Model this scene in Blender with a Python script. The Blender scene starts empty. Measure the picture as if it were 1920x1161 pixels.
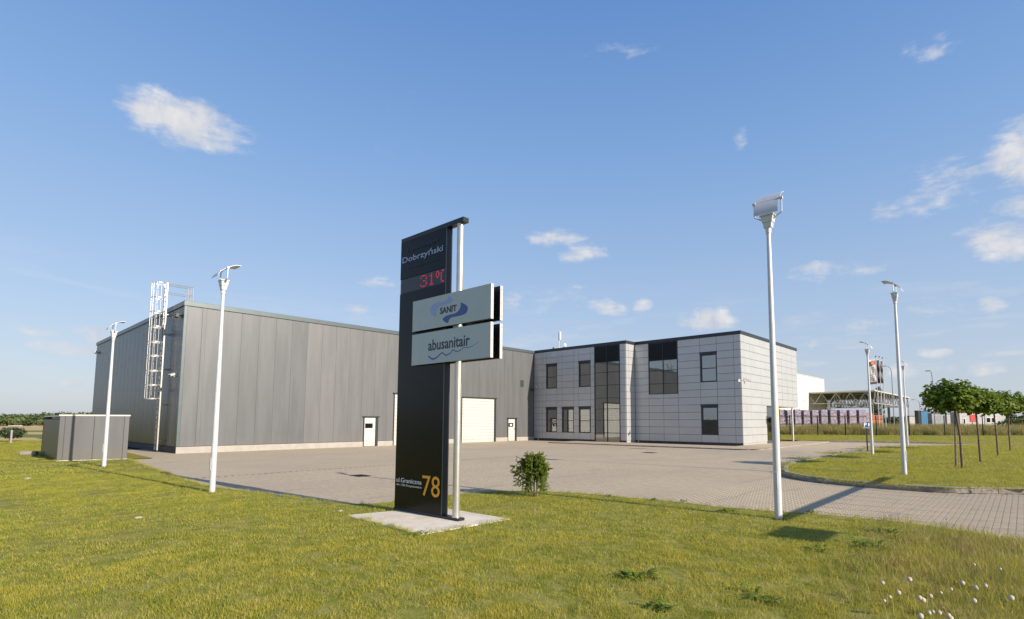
import bpy, bmesh, math, random
import numpy as np
from mathutils import Vector, Matrix, noise as mnoise
random.seed(7); RNG = np.random.default_rng(11)
S = bpy.context.scene; C = S.collection
R = math.radians
# ------------------------------------------------------------------ camera
F = Vector((0.74762868, 0.65821352, 0.08835343)); RT = Vector((0.66068331, -0.75066281, 0.00170472)); UP = Vector((-0.06744571, -0.05709914, 0.99608773))
FP, CX, CY, EYE = 1008.2993, 1029.059, 699.913, 1.75
cam = bpy.data.objects.new('camera', bpy.data.cameras.new('camera')); C.objects.link(cam); S.camera = cam
m = Matrix((RT, UP, -F)).transposed().to_4x4(); m.translation = (0, 0, EYE); cam.matrix_world = m
cam.data.sensor_width = 36; cam.data.lens = FP / 1920 * 36
cam.data.shift_x = (960 - CX) / 1920; cam.data.shift_y = (CY - 580.5) / 1920
cam.data.clip_start = 0.05; cam.data.clip_end = 6000
def ray(px, py): return F + RT * ((px - CX) / FP) - UP * ((py - CY) / FP)
def gp(px, py, z=0.0):
    d = ray(px, py); t = (z - EYE) / d.z; return Vector((d.x * t, d.y * t, z))
def dp(px, py, dep): return Vector((0, 0, EYE)) + ray(px, py) * dep
# ------------------------------------------------------------------ exposure
S.view_settings.view_transform = 'Standard'; S.view_settings.look = 'None'; S.view_settings.gamma = 1
S.view_settings.use_curve_mapping = False; S.view_settings.exposure = 0.80
# ------------------------------------------------------------------ sun
SUN_EL = R(23.5)
sd = bpy.data.lights.new('sun', 'SUN'); sd.energy = 4.2; sd.angle = R(0.53); sd.color = (1.0, 0.885, 0.745)
sun = bpy.data.objects.new('sun', sd); C.objects.link(sun); sun.location = (0, -30, 30)
trav = Vector((-0.08 * math.cos(SUN_EL), math.cos(SUN_EL), -math.sin(SUN_EL))).normalized()
sun.rotation_euler = trav.to_track_quat('-Z', 'Y').to_euler()
# ------------------------------------------------------------------ world
W = bpy.data.worlds.new('World'); S.world = W; W.use_nodes = True
wt = W.node_tree; wt.nodes.clear()
class NT:
    def __init__(s, t): s.t = t
    def n(s, ty, **k):
        x = s.t.nodes.new(ty)
        for a, b in k.items(): setattr(x, a, b)
        return x
    def l(s, a, b): s.t.links.new(a, b)
    def put(s, sock, v):
        if hasattr(v, 'is_output') or isinstance(v, bpy.types.NodeSocket): s.l(v, sock)
        else: sock.default_value = v
    def m(s, op, a, b=None, c=None, clamp=False):
        x = s.n('ShaderNodeMath', operation=op, use_clamp=clamp); s.put(x.inputs[0], a)
        if b is not None: s.put(x.inputs[1], b)
        if c is not None: s.put(x.inputs[2], c)
        return x.outputs[0]
    def mix(s, f, a, b, ty='RGBA', bt='MIX'):
        x = s.n('ShaderNodeMix', data_type=ty, blend_type=bt)
        i = {'RGBA': (6, 7, 2), 'FLOAT': (2, 3, 0)}[ty]
        s.put(x.inputs[0], f); s.put(x.inputs[i[0]], a); s.put(x.inputs[i[1]], b); return x.outputs[i[2]]
    def noise(s, vec, sc, det=3, rough=.5, dist=0):
        x = s.n('ShaderNodeTexNoise'); x.inputs['Scale'].default_value = sc; x.inputs['Detail'].default_value = det
        x.inputs['Roughness'].default_value = rough; x.inputs['Distortion'].default_value = dist
        if vec is not None: s.l(vec, x.inputs['Vector'])
        return x.outputs['Fac']
    def ramp(s, f, pts):
        x = s.n('ShaderNodeMapRange', interpolation_type='SMOOTHSTEP', clamp=True); s.put(x.inputs[0], f)
        x.inputs[1].default_value, x.inputs[2].default_value, x.inputs[3].default_value, x.inputs[4].default_value = pts; return x.outputs[0]
    def vm(s, op, a, b=None):
        x = s.n('ShaderNodeVectorMath', operation=op); s.put(x.inputs[0], a)
        if b is not None: s.put(x.inputs[1], b)
        return x.outputs[1 if op in ('DOT_PRODUCT', 'LENGTH') else 0]
w = NT(wt)
sky = w.n('ShaderNodeTexSky', sky_type='NISHITA', sun_disc=False, sun_elevation=SUN_EL, sun_rotation=math.pi - .08, altitude=100, air_density=1.0, dust_density=1.2, ozone_density=1.5)
tc = w.n('ShaderNodeTexCoord').outputs['Generated']
dirn = w.vm('NORMALIZE', tc)
fb = w.noise(dirn, 9, 6, .62, .3)
fb2 = w.noise(w.vm('MULTIPLY', dirn, (1, 1, 3.0)), 22, 6, .6, .2)
# clouds: ends of the long axis in the photo, half thickness (in pixels), strength
CL = [((240, 190), (455, 268), 42, 1.0, 0), ((222, 175), (262, 200), 16, .4, 1), ((1840, 300), (2040, 285), 52, 1.0, 0), ((1720, 345), (1860, 325), 30, .55, 1), ((1625, 403), (1800, 372), 17, .5, 1),
      ((1803, 447), (1960, 452), 32, 1.0, 0), ((1470, 512), (1650, 500), 12, .55, 1), ((1870, 388), (1990, 392), 20, .8, 0), ((995, 446), (1085, 446), 14, .65, 1), ((1060, 476), (1140, 470), 15, .8, 1),
      ((1105, 575), (1178, 578), 15, .8, 0), ((1183, 572), (1220, 572), 13, .7, 0), ((1275, 600), (1378, 605), 20, .75, 0), ((1715, 95), (1800, 90), 20, .35, 1), ((1380, 258), (1400, 262), 14, .35, 1),
      ((1110, 98), (1185, 92), 8, .3, 1), ((55, 650), (190, 655), 14, .7, 0), ((150, 640), (200, 640), 16, .6, 0), ((20, 618), (180, 622), 8, .4, 1), ((-20, 702), (75, 705), 17, .6, 0),
      ((100, 716), (165, 720), 10, .5, 0), ((635, 578), (690, 582), 12, .6, 0), ((1725, 657), (1780, 662), 10, .6, 0), ((1835, 570), (1890, 578), 16, .75, 0), ((1580, 608), (1680, 608), 11, .4, 1),
      ((1700, 582), (1830, 585), 10, .35, 1), ((1785, 690), (1870, 692), 12, .45, 0), ((1670, 690), (1720, 695), 14, .45, 0), ((690, 533), (750, 533), 8, .35, 1), ((940, 565), (1060, 560), 14, .3, 1),
      ((1490, 640), (1620, 640), 12, .35, 1), ((-300, 560), (-120, 540), 30, .8, 0), ((2200, 480), (2400, 470), 40, .8, 0)]
dens = None
for (a, b, h, st, soft) in CL:
    va, vb = ray(*a).normalized(), ray(*b).normalized(); c = ((va + vb) / 2); wd_ = (vb - va).length / 2 * 1.12; c.normalize()
    t1 = (vb - va).normalized(); t2 = c.cross(t1).normalized(); hh = h / FP * (c @ F) * 1.25
    if t2.z < 0: t2 = -t2
    u = w.vm('DOT_PRODUCT', dirn, tuple(t1 / wd_)); u = w.m('SUBTRACT', u, c @ t1 / wd_)
    v = w.vm('DOT_PRODUCT', dirn, tuple(t2 / hh)); v = w.m('SUBTRACT', v, c @ t2 / hh)
    q = w.m('ADD', w.m('MULTIPLY', u, u), w.m('MULTIPLY', v, v))
    front = w.m('GREATER_THAN', w.vm('DOT_PRODUCT', dirn, tuple(c)), 0.5)
    e = w.m('MULTIPLY', w.m('MULTIPLY', w.m('SUBTRACT', 1.0, q), st * (0.75 if soft else 1.2)), front)
    e = w.m('MAXIMUM', w.m('SUBTRACT', e, w.m('MULTIPLY', w.m('SUBTRACT', 1.0, front), 4.0)), -2.6)
    sh = v
    dens = e if dens is None else w.m('MAXIMUM', dens, e)
nz = w.m('MULTIPLY', w.m('SUBTRACT', w.m('ADD', w.m('MULTIPLY', fb, .9), w.m('MULTIPLY', fb2, .9)), 0.90), 2.9)
dm = w.ramp(w.m('ADD', dens, nz), (-.15, 1.35, 0, .96))
sz = w.n('ShaderNodeSeparateXYZ'); w.l(dirn, sz.inputs[0]); el = sz.outputs[2]
lowc = w.ramp(w.noise(w.vm('MULTIPLY', dirn, (1, 1, 6)), 6, 7, .6, .3), (.50, .74, 0, 1))
lowm = w.m('MULTIPLY', w.m('MULTIPLY', lowc, w.ramp(el, (0.0, .05, 0, 1))), w.ramp(el, (.10, .26, .55, 0)))
wisp = w.m('MULTIPLY', w.ramp(w.noise(w.vm('MULTIPLY', dirn, (1, 1, 2.2)), 3.2, 8, .6, .8), (.66, .9, 0, .18)), w.ramp(el, (.12, .3, 0, 1)))
dm = w.m('MAXIMUM', dm, w.m('MAXIMUM', lowm, wisp))
fb3 = w.noise(w.vm('ADD', dirn, (.004, -.012, .02)), 9, 6, .62, .3)
shade = w.m('ADD', w.m('MULTIPLY', w.m('SUBTRACT', fb, fb3), 2.6), .62, clamp=True)
ccol = w.mix(shade, (3.0, 3.3, 3.85, 1), (4.9, 4.75, 4.7, 1))
hs = w.n('ShaderNodeHueSaturation'); hs.inputs['Saturation'].default_value = 1.0; hs.inputs['Value'].default_value = 1.0; w.l(sky.outputs[0], hs.inputs['Color'])
cr = w.n('ShaderNodeValToRGB'); w.l(el, cr.inputs[0]); E_ = cr.color_ramp.elements
for i_, (p_, c_) in enumerate([(0.0, (.57, .62, .70)), (.07, (.53, .61, .74)), (.19, (.425, .565, .79)), (.42, (.25, .44, .78)), (.64, (.135, .305, .68)), (1.0, (.07, .19, .50))]):
    e_ = E_[i_] if i_ < 2 else E_.new(p_)
    e_.position = p_; e_.color = (*c_, 1)
grad = w.vm('SCALE', cr.outputs[0]); grad.node.inputs['Scale'].default_value = 5.6
skb = w.mix(.8, hs.outputs[0], grad)
skc = w.mix(dm, skb, ccol)
bg = w.n('ShaderNodeBackground'); bg.inputs['Strength'].default_value = 0.10; w.l(skc, bg.inputs[0])
w.l(bg.outputs[0], w.n('ShaderNodeOutputWorld').inputs[0])
W.cycles.sampling_method = 'MANUAL'; W.cycles.sample_map_resolution = 512
# ------------------------------------------------------------------ materials
MATS = {}
def mat(name, col, rough=.6, metal=0.0, var=.0, vscale=2.0, bump=0.0, bscale=40.0, col2=None, spec=.5, coat=0.0, emit=None, streak=0.0, stretch=None, dirt=0.0):
    if name in MATS: return MATS[name]
    mt = bpy.data.materials.new(name); mt.use_nodes = True; t = NT(mt.node_tree); p = mt.node_tree.nodes['Principled BSDF']
    p.inputs['Roughness'].default_value = rough; p.inputs['Metallic'].default_value = metal
    p.inputs['Specular IOR Level'].default_value = spec; p.inputs['Coat Weight'].default_value = coat
    c = (*col, 1); pos = t.n('ShaderNodeNewGeometry').outputs['Position']
    if stretch: vec = t.vm('MULTIPLY', pos, stretch)
    else: vec = pos
    if var or col2:
        c2 = (*col2, 1) if col2 else tuple(x * (1 - var) for x in col) + (1,)
        c = t.mix(t.ramp(t.noise(vec, vscale, 5, .6), (.35, .65, 0, 1)), c, c2)
    rnd = t.n('ShaderNodeObjectInfo').outputs['Random']
    if streak:
        c = t.mix(t.m('MULTIPLY', rnd, streak), c, tuple(x * .55 for x in col) + (1,))
    if dirt:
        sp = t.n('ShaderNodeSeparateXYZ'); t.l(pos, sp.inputs[0])
        g = t.m('MULTIPLY', t.ramp(sp.outputs[2], (.05, .9, 1, 0)), t.noise(pos, 3, 5, .7)); c = t.mix(t.m('MULTIPLY', g, dirt), c, (.20, .16, .11, 1))
    if hasattr(c, 'is_output') or isinstance(c, bpy.types.NodeSocket): t.l(c, p.inputs['Base Color'])
    else: p.inputs['Base Color'].default_value = c
    if bump:
        b = t.n('ShaderNodeBump'); b.inputs['Strength'].default_value = bump; b.inputs['Distance'].default_value = .01
        t.l(t.noise(vec, bscale, 4, .6), b.inputs['Height']); t.l(b.outputs[0], p.inputs['Normal'])
    if emit: p.inputs['Emission Color'].default_value = (*emit[0], 1); p.inputs['Emission Strength'].default_value = emit[1]
    MATS[name] = mt; return mt
M = {}
M['clad'] = mat('grey_cladding', (.108, .115, .122), .42, .25, .16, 2.6, .08, 1.6, streak=.06, stretch=(1, 1, .10), dirt=.35)
M['clad2'] = mat('warm_grey_cladding', (.140, .143, .146), .42, .25, .14, 2.6, .08, 1.6, streak=.05, stretch=(1, 1, .10), dirt=.35)
M['clads'] = mat('shaded_cladding', (.040, .048, .064), .30, .35, .18, 1.5, .12, 2.2, streak=.35, stretch=(1, 1, .1))  # same cladding; the side wall's shade is put into a darker, bluer colour
M['core'] = mat('dark_joint', (.02, .02, .022), .8)
M['trim'] = mat('anthracite_trim', (.03, .036, .045), .38, .2, .15, 3)
M['capg'] = mat('grey_coping', (.10, .125, .13), .35, .4, .1, 2)
M['plinth'] = mat('plinth_render', (.37, .35, .315), .85, 0, .12, 2.5, .3, 60, dirt=.22)
M['plinthd'] = mat('dark_plinth', (.06, .06, .06), .8, 0, .2, 3, .2, 50)
M['joint'] = mat('grey_joint', (.03, .03, .03), .8)
M['silver'] = mat('silver_cassette', (.49, .50, .50), .40, .35, .05, .8, .05, 1.6, streak=.10)
M['black'] = mat('black_sheet', (.005, .006, .008), .2, .0, spec=.22, var=.2, vscale=2) if False else mat('black_sheet', (.005, .006, .008), .22, .0, .2, 2, .03, 2, spec=.2)
M['blackside'] = mat('black_edge', (.02, .022, .028), .4, .3)
M['steel'] = mat('steel_pipe', (.56, .54, .50), .38, .75, .12, 4, .04, 30)
M['lampw'] = mat('lamp_white', (.56, .57, .59), .38, .1, .08, 5, .03, 40)
M['galv'] = mat('galvanised_steel', (.42, .415, .40), .42, .6, .12, 9)
M['doorw'] = mat('white_door', (.50, .485, .455), .5, 0, .06, 3, dirt=.25)
M['concrete'] = mat('concrete_slab', (.72, .64, .52), .9, 0, .16, 3.2, .5, 60)
M['kerb'] = mat('kerb_concrete', (.34, .31, .27), .92, 0, .35, 5, .7, 50, streak=.2)
M['signface'] = mat('sign_face', (.46, .505, .505), .28, 0, .05, 2)
M['alu'] = mat('aluminium_edge', (.72, .68, .62), .35, .4)
M['navy'] = mat('navy_print', (.012, .016, .03), .35)
M['blue'] = mat('blue_print', (.035, .085, .30), .35)
M['lilac'] = mat('lilac_print', (.30, .37, .66), .35)
M['indigo'] = mat('indigo_print', (.075, .10, .34), .35)
M['chrome'] = mat('chrome_letter', (.30, .31, .33), .18, 1.0)
M['darkchrome'] = mat('dark_letter', (.05, .05, .055), .12, .8)
M['white'] = mat('white_print', (.72, .72, .70), .5)
M['gold'] = mat('amber_print', (.80, .36, .02), .45)
M['ledbg'] = mat('led_window', (.018, .010, .016), .12, .0)
M['led'] = mat('led_red', (.5, .01, .03), .4, emit=((1, .03, .07), .30))
M['inside'] = mat('interior_paint', (.34, .32, .29), .9)
M['curtain'] = mat('curtain_cloth', (.42, .44, .42), .9)
M['cabinet'] = mat('office_cabinet', (.30, .38, .36), .7)
M['yellow'] = mat('yellow_panel', (.75, .50, .03), .5)
M['trunk'] = mat('bark', (.17, .12, .085), .9, 0, .4, 14, .8, 60)
M['stake'] = mat('stake_wood', (.26, .20, .14), .9, 0, .4, 10, .5, 60)
M['camw'] = mat('camera_white', (.75, .74, .71), .4)
M['signblue'] = mat('parking_blue', (.01, .06, .26), .4)
M['orange'] = mat('orange_brick_pack', (.62, .17, .05), .8, 0, .35, 3)
M['wrap'] = mat('wrapped_pavers', (.13, .085, .12), .35, 0, 0, 3, .4, 6, col2=(.36, .33, .40), stretch=(1, 1, 3))
M['wrapb'] = mat('brown_wrapped_pavers', (.24, .10, .08), .4, 0, 0, 3, .4, 6, col2=(.40, .36, .40), stretch=(1, 1, 3))
M['whitewall'] = mat('white_hall_wall', (.72, .66, .58), .6, 0, .05, .3)
M['truss'] = mat('truss_steel', (.42, .40, .36), .5, .3)
M['roofd'] = mat('canopy_underside', (.10, .10, .09), .8)
M['banner'] = mat('banner_white', (.55, .53, .52), .8)
M['bannerd'] = mat('banner_dark', (.06, .03, .04), .8)
M['bannerg'] = mat('banner_grey', (.24, .20, .18), .8, 0, .4, 2)
M['bannero'] = mat('banner_orange', (.70, .17, .04), .7)
M['contblue'] = mat('blue_cabin', (.02, .16, .32), .5)
M['cont'] = mat('grey_cabin', (.36, .36, .37), .6, 0, .25, .8)
M['contl'] = mat('pale_cabin', (.50, .48, .46), .6, 0, .15, .8)
M['red'] = mat('red_sign', (.62, .03, .03), .5)
M['iron'] = mat('drain_iron', (.05, .035, .028), .7, .4, .3, 30)
M['post'] = mat('fence_post', (.02, .022, .026), .5)
M['lampgrey'] = mat('road_lamp_grey', (.30, .31, .31), .5, .5)
M['redroof'] = mat('red_roof', (.42, .13, .08), .8)
M['stone'] = mat('pale_stone', (.42, .38, .30), .9, 0, .2, 20)
# glass
def glass():
    mt = bpy.data.materials.new('window_glass'); mt.use_nodes = True; t = NT(mt.node_tree); mt.node_tree.nodes.clear()
    fr = t.n('ShaderNodeFresnel'); fr.inputs[0].default_value = 1.55
    fac = t.m('ADD', t.m('MULTIPLY', fr.outputs[0], 1.2), .24, clamp=True)
    tr = t.n('ShaderNodeBsdfTransparent'); tr.inputs[0].default_value = (.42, .47, .46, 1)
    gl = t.n('ShaderNodeBsdfGlossy'); gl.inputs['Roughness'].default_value = .01; gl.inputs[0].default_value = (.85, .88, .9, 1)
    b = t.n('ShaderNodeBump'); b.inputs['Strength'].default_value = .05; b.inputs['Distance'].default_value = .02
    t.l(t.noise(t.n('ShaderNodeNewGeometry').outputs['Position'], .9, 2), b.inputs['Height']); t.l(b.outputs[0], gl.inputs['Normal'])
    mx = t.n('ShaderNodeMixShader'); t.l(fac, mx.inputs[0]); t.l(tr.outputs[0], mx.inputs[1]); t.l(gl.outputs[0], mx.inputs[2])
    t.l(mx.outputs[0], t.n('ShaderNodeOutputMaterial').inputs[0]); return mt
M['glass'] = glass()
# paving
def paving_mat():
    mt = bpy.data.materials.new('block_paving'); mt.use_nodes = True; t = NT(mt.node_tree); p = mt.node_tree.nodes['Principled BSDF']
    pos = t.n('ShaderNodeNewGeometry').outputs['Position']; s = t.n('ShaderNodeSeparateXYZ'); t.l(pos, s.inputs[0])
    row = t.m('FLOOR', t.m('DIVIDE', s.outputs[0], .1)); par = t.m('MODULO', t.m('ABSOLUTE', row), 2)
    yy = t.m('ADD', t.m('DIVIDE', s.outputs[1], .2), t.m('MULTIPLY', par, .5)); cell = t.m('FLOOR', yy)
    cv = t.n('ShaderNodeCombineXYZ'); t.l(row, cv.inputs[0]); t.l(cell, cv.inputs[1])
    wn = t.n('ShaderNodeTexWhiteNoise', noise_dimensions='2D'); t.l(cv.outputs[0], wn.inputs['Vector'])
    base = t.mix(wn.outputs['Value'], (.475, .385, .262, 1), (.515, .423, .292, 1))
    big = t.ramp(t.noise(pos, .22, 5, .6, .6), (.38, .66, 0, 1)); base = t.mix(t.m('MULTIPLY', big, .45), base, (.40, .335, .245, 1))
    fine = t.noise(pos, 70, 3, .7); base = t.mix(t.m('MULTIPLY', fine, .25), base, (.20, .16, .12, 1))
    st = t.ramp(t.noise(t.vm('MULTIPLY', pos, (.35, 1.3, 1)), .8, 6, .65), (.58, .78, 0, .4)); base = t.mix(st, base, (.24, .20, .155, 1)); ty = t.ramp(t.noise(t.vm('MULTIPLY', pos, (.25, 2.2, 1)), 1.1, 4, .6, 1.2), (.57, .70, 0, .42)); base = t.mix(ty, base, (.22, .19, .16, 1))
    fy = t.m('ABSOLUTE', t.m('SUBTRACT', t.m('FRACT', yy), .5)); fx = t.m('ABSOLUTE', t.m('SUBTRACT', t.m('FRACT', t.m('DIVIDE', s.outputs[0], .1)), .5))
    j = t.m('MAXIMUM', t.ramp(fy, (.455, .485, 0, 1)), t.ramp(fx, (.44, .48, 0, .7)))
    base = t.mix(t.m('MULTIPLY', j, .22), base, (.10, .085, .065, 1))
    t.l(base, p.inputs['Base Color']); p.inputs['Roughness'].default_value = .88; p.inputs['Specular IOR Level'].default_value = .3
    b = t.n('ShaderNodeBump'); b.inputs['Strength'].default_value = .5; b.inputs['Distance'].default_value = .004
    t.l(t.m('SUBTRACT', t.noise(pos, 120, 3, .7), t.m('MULTIPLY', j, 1.2)), b.inputs['Height']); t.l(b.outputs[0], p.inputs['Normal']); return mt
M['paving'] = paving_mat()
M['sand'] = mat('joint_sand', (.34, .27, .19), .95, 0, .4, 20)
# grass
def grass_mat(name, cols, patch=.5, trans=.35, rnd=.5):
    mt = bpy.data.materials.new(name); mt.use_nodes = True; t = NT(mt.node_tree); mt.node_tree.nodes.clear()
    pos = t.n('ShaderNodeNewGeometry').outputs['Position']
    f = t.ramp(t.m('ADD', t.m('MULTIPLY', t.noise(pos, patch, 6, .7, .4), .6), t.m('MULTIPLY', t.noise(pos, patch * 6, 4, .7), .4)), (.42, .58, 0, 1)); f2 = t.noise(pos, patch * 4.5, 5, .75)
    c = t.mix(f, (*cols[0], 1), (*cols[1], 1)); c = t.mix(t.ramp(f2, (.5, .66, 0, .9)), c, (*cols[2], 1))
    at = t.n('ShaderNodeAttribute', attribute_name='tone').outputs['Fac']
    c = t.mix(t.m('MULTIPLY', at, rnd), c, (*cols[3], 1))
    d = t.n('ShaderNodeBsdfPrincipled'); t.l(c, d.inputs['Base Color']); d.inputs['Roughness'].default_value = .6; d.inputs['Specular IOR Level'].default_value = .25
    tr = t.n('ShaderNodeBsdfTranslucent'); t.l(t.mix(.5, c, (*[min(1, x * 1.5) for x in cols[2]], 1)), tr.inputs[0])
    mx = t.n('ShaderNodeMixShader'); mx.inputs[0].default_value = trans; t.l(d.outputs[0], mx.inputs[1]); t.l(tr.outputs[0], mx.inputs[2])
    t.l(mx.outputs[0], t.n('ShaderNodeOutputMaterial').inputs[0]); return mt
M['grass'] = grass_mat('lawn_blades', [(.135, .195, .014), (.35, .325, .024), (.50, .42, .085), (.56, .47, .16)], 1.5)
M['meadow'] = grass_mat('meadow_blades', [(.13, .19, .03), (.28, .28, .06), (.40, .30, .12), (.46, .27, .20)], .3, .3, .6)
M['weed'] = grass_mat('weed_leaf', [(.12, .18, .018), (.16, .22, .02), (.22, .26, .04), (.30, .28, .07)], 5)
M['maple'] = grass_mat('maple_leaf', [(.05, .11, .012), (.11, .18, .014), (.19, .25, .02), (.30, .24, .05)], 3, .3, .35)
M['spruce'] = grass_mat('spruce_needles', [(.09, .16, .016), (.15, .22, .02), (.22, .28, .03), (.28, .28, .06)], 6, .2, .5)
M['wood'] = grass_mat('woodland_leaf', [(.055, .095, .03), (.09, .13, .04), (.13, .16, .055), (.18, .17, .07)], .12, .25, .5)
M['dark'] = grass_mat('poplar_leaf', [(.03, .06, .025), (.04, .07, .03), (.05, .08, .035), (.08, .09, .05)], .3, .2, .4)
M['seed'] = mat('dandelion_seed', (.58, .49, .38), .9)
M['stalk'] = mat('dandelion_stalk', (.22, .25, .07), .7)
M['lawn'] = mat('lawn_soil', (.17, .18, .022), .95, 0, 0, 3.6, .9, 30, col2=(.28, .25, .07), spec=.1)
def field_mat():
    mt = bpy.data.materials.new('field_strips'); mt.use_nodes = True; t = NT(mt.node_tree); p = mt.node_tree.nodes['Principled BSDF']
    pos = t.n('ShaderNodeNewGeometry').outputs['Position']; s = t.n('ShaderNodeSeparateXYZ'); t.l(pos, s.inputs[0])
    D = t.vm('DOT_PRODUCT', pos, tuple(Vector((F.x, F.y, 0)).normalized())); D = t.m('ADD', D, t.m('MULTIPLY', t.noise(pos, .06, 4), 3.0))
    base = t.mix(t.noise(pos, .05, 6, .6), (.11, .13, .035, 1), (.17, .17, .06, 1)); gold = t.mix(t.noise(pos, .5, 6, .7), (.52, .37, .17, 1), (.42, .30, .13, 1)); gr = t.mix(t.noise(pos, .6, 5, .7), (.10, .16, .03, 1), (.16, .19, .05, 1))
    c = t.mix(1.0, gold, gold)
    def band(c, a, b, colr, e=.6): return t.mix(t.m('MULTIPLY', t.ramp(D, (a - e, a + e, 0, 1)), t.ramp(D, (b - e, b + e, 1, 0))), c, colr)
    c = base; c = band(c, 48, 58, gold); c = band(c, 58, 71, gr); c = band(c, 71, 84, gold); c = band(c, 84, 97, gr); c = band(c, 97, 190, gold)
    left = t.m('GREATER_THAN', t.m('SUBTRACT', s.outputs[1], t.m('MULTIPLY', s.outputs[0], 1.6)), 12.0)
    t.l(t.mix(left, base, c), p.inputs['Base Color']); p.inputs['Roughness'].default_value = .95; p.inputs['Specular IOR Level'].default_value = .1
    return mt
M['field'] = field_mat()
# ------------------------------------------------------------------ mesh helpers
class MB:
    def __init__(s): s.v = []; s.f = []; s.tone = []
    def add(s, vs, fs):
        o = len(s.v); s.v += [tuple(x) for x in vs]; s.f += [tuple(i + o for i in f) for f in fs]; return s
    def box(s, a, b):
        x0, y0, z0 = a; x1, y1, z1 = b
        return s.add([(x0, y0, z0), (x1, y0, z0), (x1, y1, z0), (x0, y1, z0), (x0, y0, z1), (x1, y0, z1), (x1, y1, z1), (x0, y1, z1)],
              [(0, 3, 2, 1), (4, 5, 6, 7), (0, 1, 5, 4), (1, 2, 6, 5), (2, 3, 7, 6), (3, 0, 4, 7)])
    def tube(s, a, b, r0, r1=None, n=10, caps=True):
        a, b = Vector(a), Vector(b); r1 = r0 if r1 is None else r1; d = (b - a).normalized()
        x = d.orthogonal().normalized(); y = d.cross(x); vs = []
        for p, r in ((a, r0), (b, r1)):
            for k in range(n): t = 2 * math.pi * k / n; vs.append(p + (x * math.cos(t) + y * math.sin(t)) * r)
        fs = [(k, (k + 1) % n, (k + 1) % n + n, k + n) for k in range(n)]
        if caps: fs += [tuple(reversed(range(n))), tuple(range(n, 2 * n))]
        return s.add(vs, fs)
    def path(s, pts, r, n=6):
        rs = r if isinstance(r, (list, tuple)) else [r] * len(pts)
        for i in range(len(pts) - 1): s.tube(pts[i], pts[i + 1], rs[i], rs[i + 1], n)
        return s
    def bar(s, a, b, w_, h_):  # rectangular bar
        a, b = Vector(a), Vector(b); d = (b - a).normalized(); up = Vector((0, 0, 1)) if abs(d.z) < .9 else Vector((1, 0, 0))
        x = d.cross(up).normalized() * w_ / 2; y = x.cross(d).normalized() * h_ / 2
        return s.add([a - x - y, a + x - y, a + x + y, a - x + y, b - x - y, b + x - y, b + x + y, b - x + y], [(0, 3, 2, 1), (4, 5, 6, 7), (0, 1, 5, 4), (1, 2, 6, 5), (2, 3, 7, 6), (3, 0, 4, 7)])
    def prism(s, poly, fn, d0, d1):  # poly 2D -> fn(u,v,d)
        n = len(poly); vs = [fn(u, v, d0) for u, v in poly] + [fn(u, v, d1) for u, v in poly]
        return s.add(vs, [tuple(range(n)), tuple(reversed(range(n, 2 * n)))] + [(k, k + n, (k + 1) % n + n, (k + 1) % n) for k in range(n)])
    def sphere(s, c, r, nu=10, nv=6, sc=(1, 1, 1)):
        c = Vector(c); vs = []; fs = []
        for j in range(nv + 1):
            for i in range(nu):
                a, b = 2 * math.pi * i / nu, math.pi * j / nv; vs.append(c + Vector((math.cos(a) * math.sin(b) * sc[0], math.sin(a) * math.sin(b) * sc[1], math.cos(b) * sc[2])) * r)
        for j in range(nv):
            for i in range(nu): fs.append((j * nu + i, j * nu + (i + 1) % nu, (j + 1) * nu + (i + 1) % nu, (j + 1) * nu + i))
        return s.add(vs, fs)
    def mesh(s, name, mt, bevel=0, smooth=False):
        me = bpy.data.meshes.new(name); me.from_pydata(s.v, [], s.f); me.update()
        if mt: me.materials.append(mt)
        bm = bmesh.new(); bm.from_mesh(me)
        if smooth: bmesh.ops.remove_doubles(bm, verts=bm.verts, dist=1e-5)
        bmesh.ops.recalc_face_normals(bm, faces=bm.faces)
        if bevel: bmesh.ops.bevel(bm, geom=bm.edges[:], offset=bevel, segments=1, affect='EDGES')
        bm.to_mesh(me); bm.free()
        if smooth:
            me.polygons.foreach_set('use_smooth', [True] * len(me.polygons)); me.set_sharp_from_angle(angle=R(40))
        return me
def ob(name, me, parent=None, loc=None, **props):
    o = bpy.data.objects.new(name, me); C.objects.link(o)
    if parent is not None: o.parent = parent
    if loc is not None: o.location = loc
    for k, v in props.items(): o[k] = v
    return o
def part(name, mb, mt, parent, bevel=0, smooth=False, **p): return ob(name, mb.mesh(name, mt, bevel, smooth), parent, **p)
def thing(name, label, cat, loc=(0, 0, 0), group=None, rz=0):
    o = ob(name, None, None, loc, label=label, category=cat); o.rotation_euler.z = rz
    if group: o['group'] = group
    return o
def BX(*a): return MB().box(*a)
def copy_tree(o, parent=None):
    c = o.copy(); C.objects.link(c); c.parent = parent
    for ch in o.children: copy_tree(ch, c)
    return c
def soup(name, verts, faces_n, mt, tone=None):
    """verts: (N*k,3) array of N faces with k corners each"""
    me = bpy.data.meshes.new(name); nv = len(verts); nf = nv // faces_n
    me.vertices.add(nv); me.vertices.foreach_set('co', np.asarray(verts, dtype=np.float32).ravel())
    me.loops.add(nv); me.loops.foreach_set('vertex_index', np.arange(nv, dtype=np.int32))
    me.polygons.add(nf); me.polygons.foreach_set('loop_start', np.arange(nf, dtype=np.int32) * faces_n)
    me.materials.append(mt); me.update(calc_edges=True)
    if tone is not None:
        a = me.attributes.new('tone', 'FLOAT', 'POINT'); a.data.foreach_set('value', np.repeat(np.asarray(tone, dtype=np.float32), faces_n))
    return me
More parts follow.
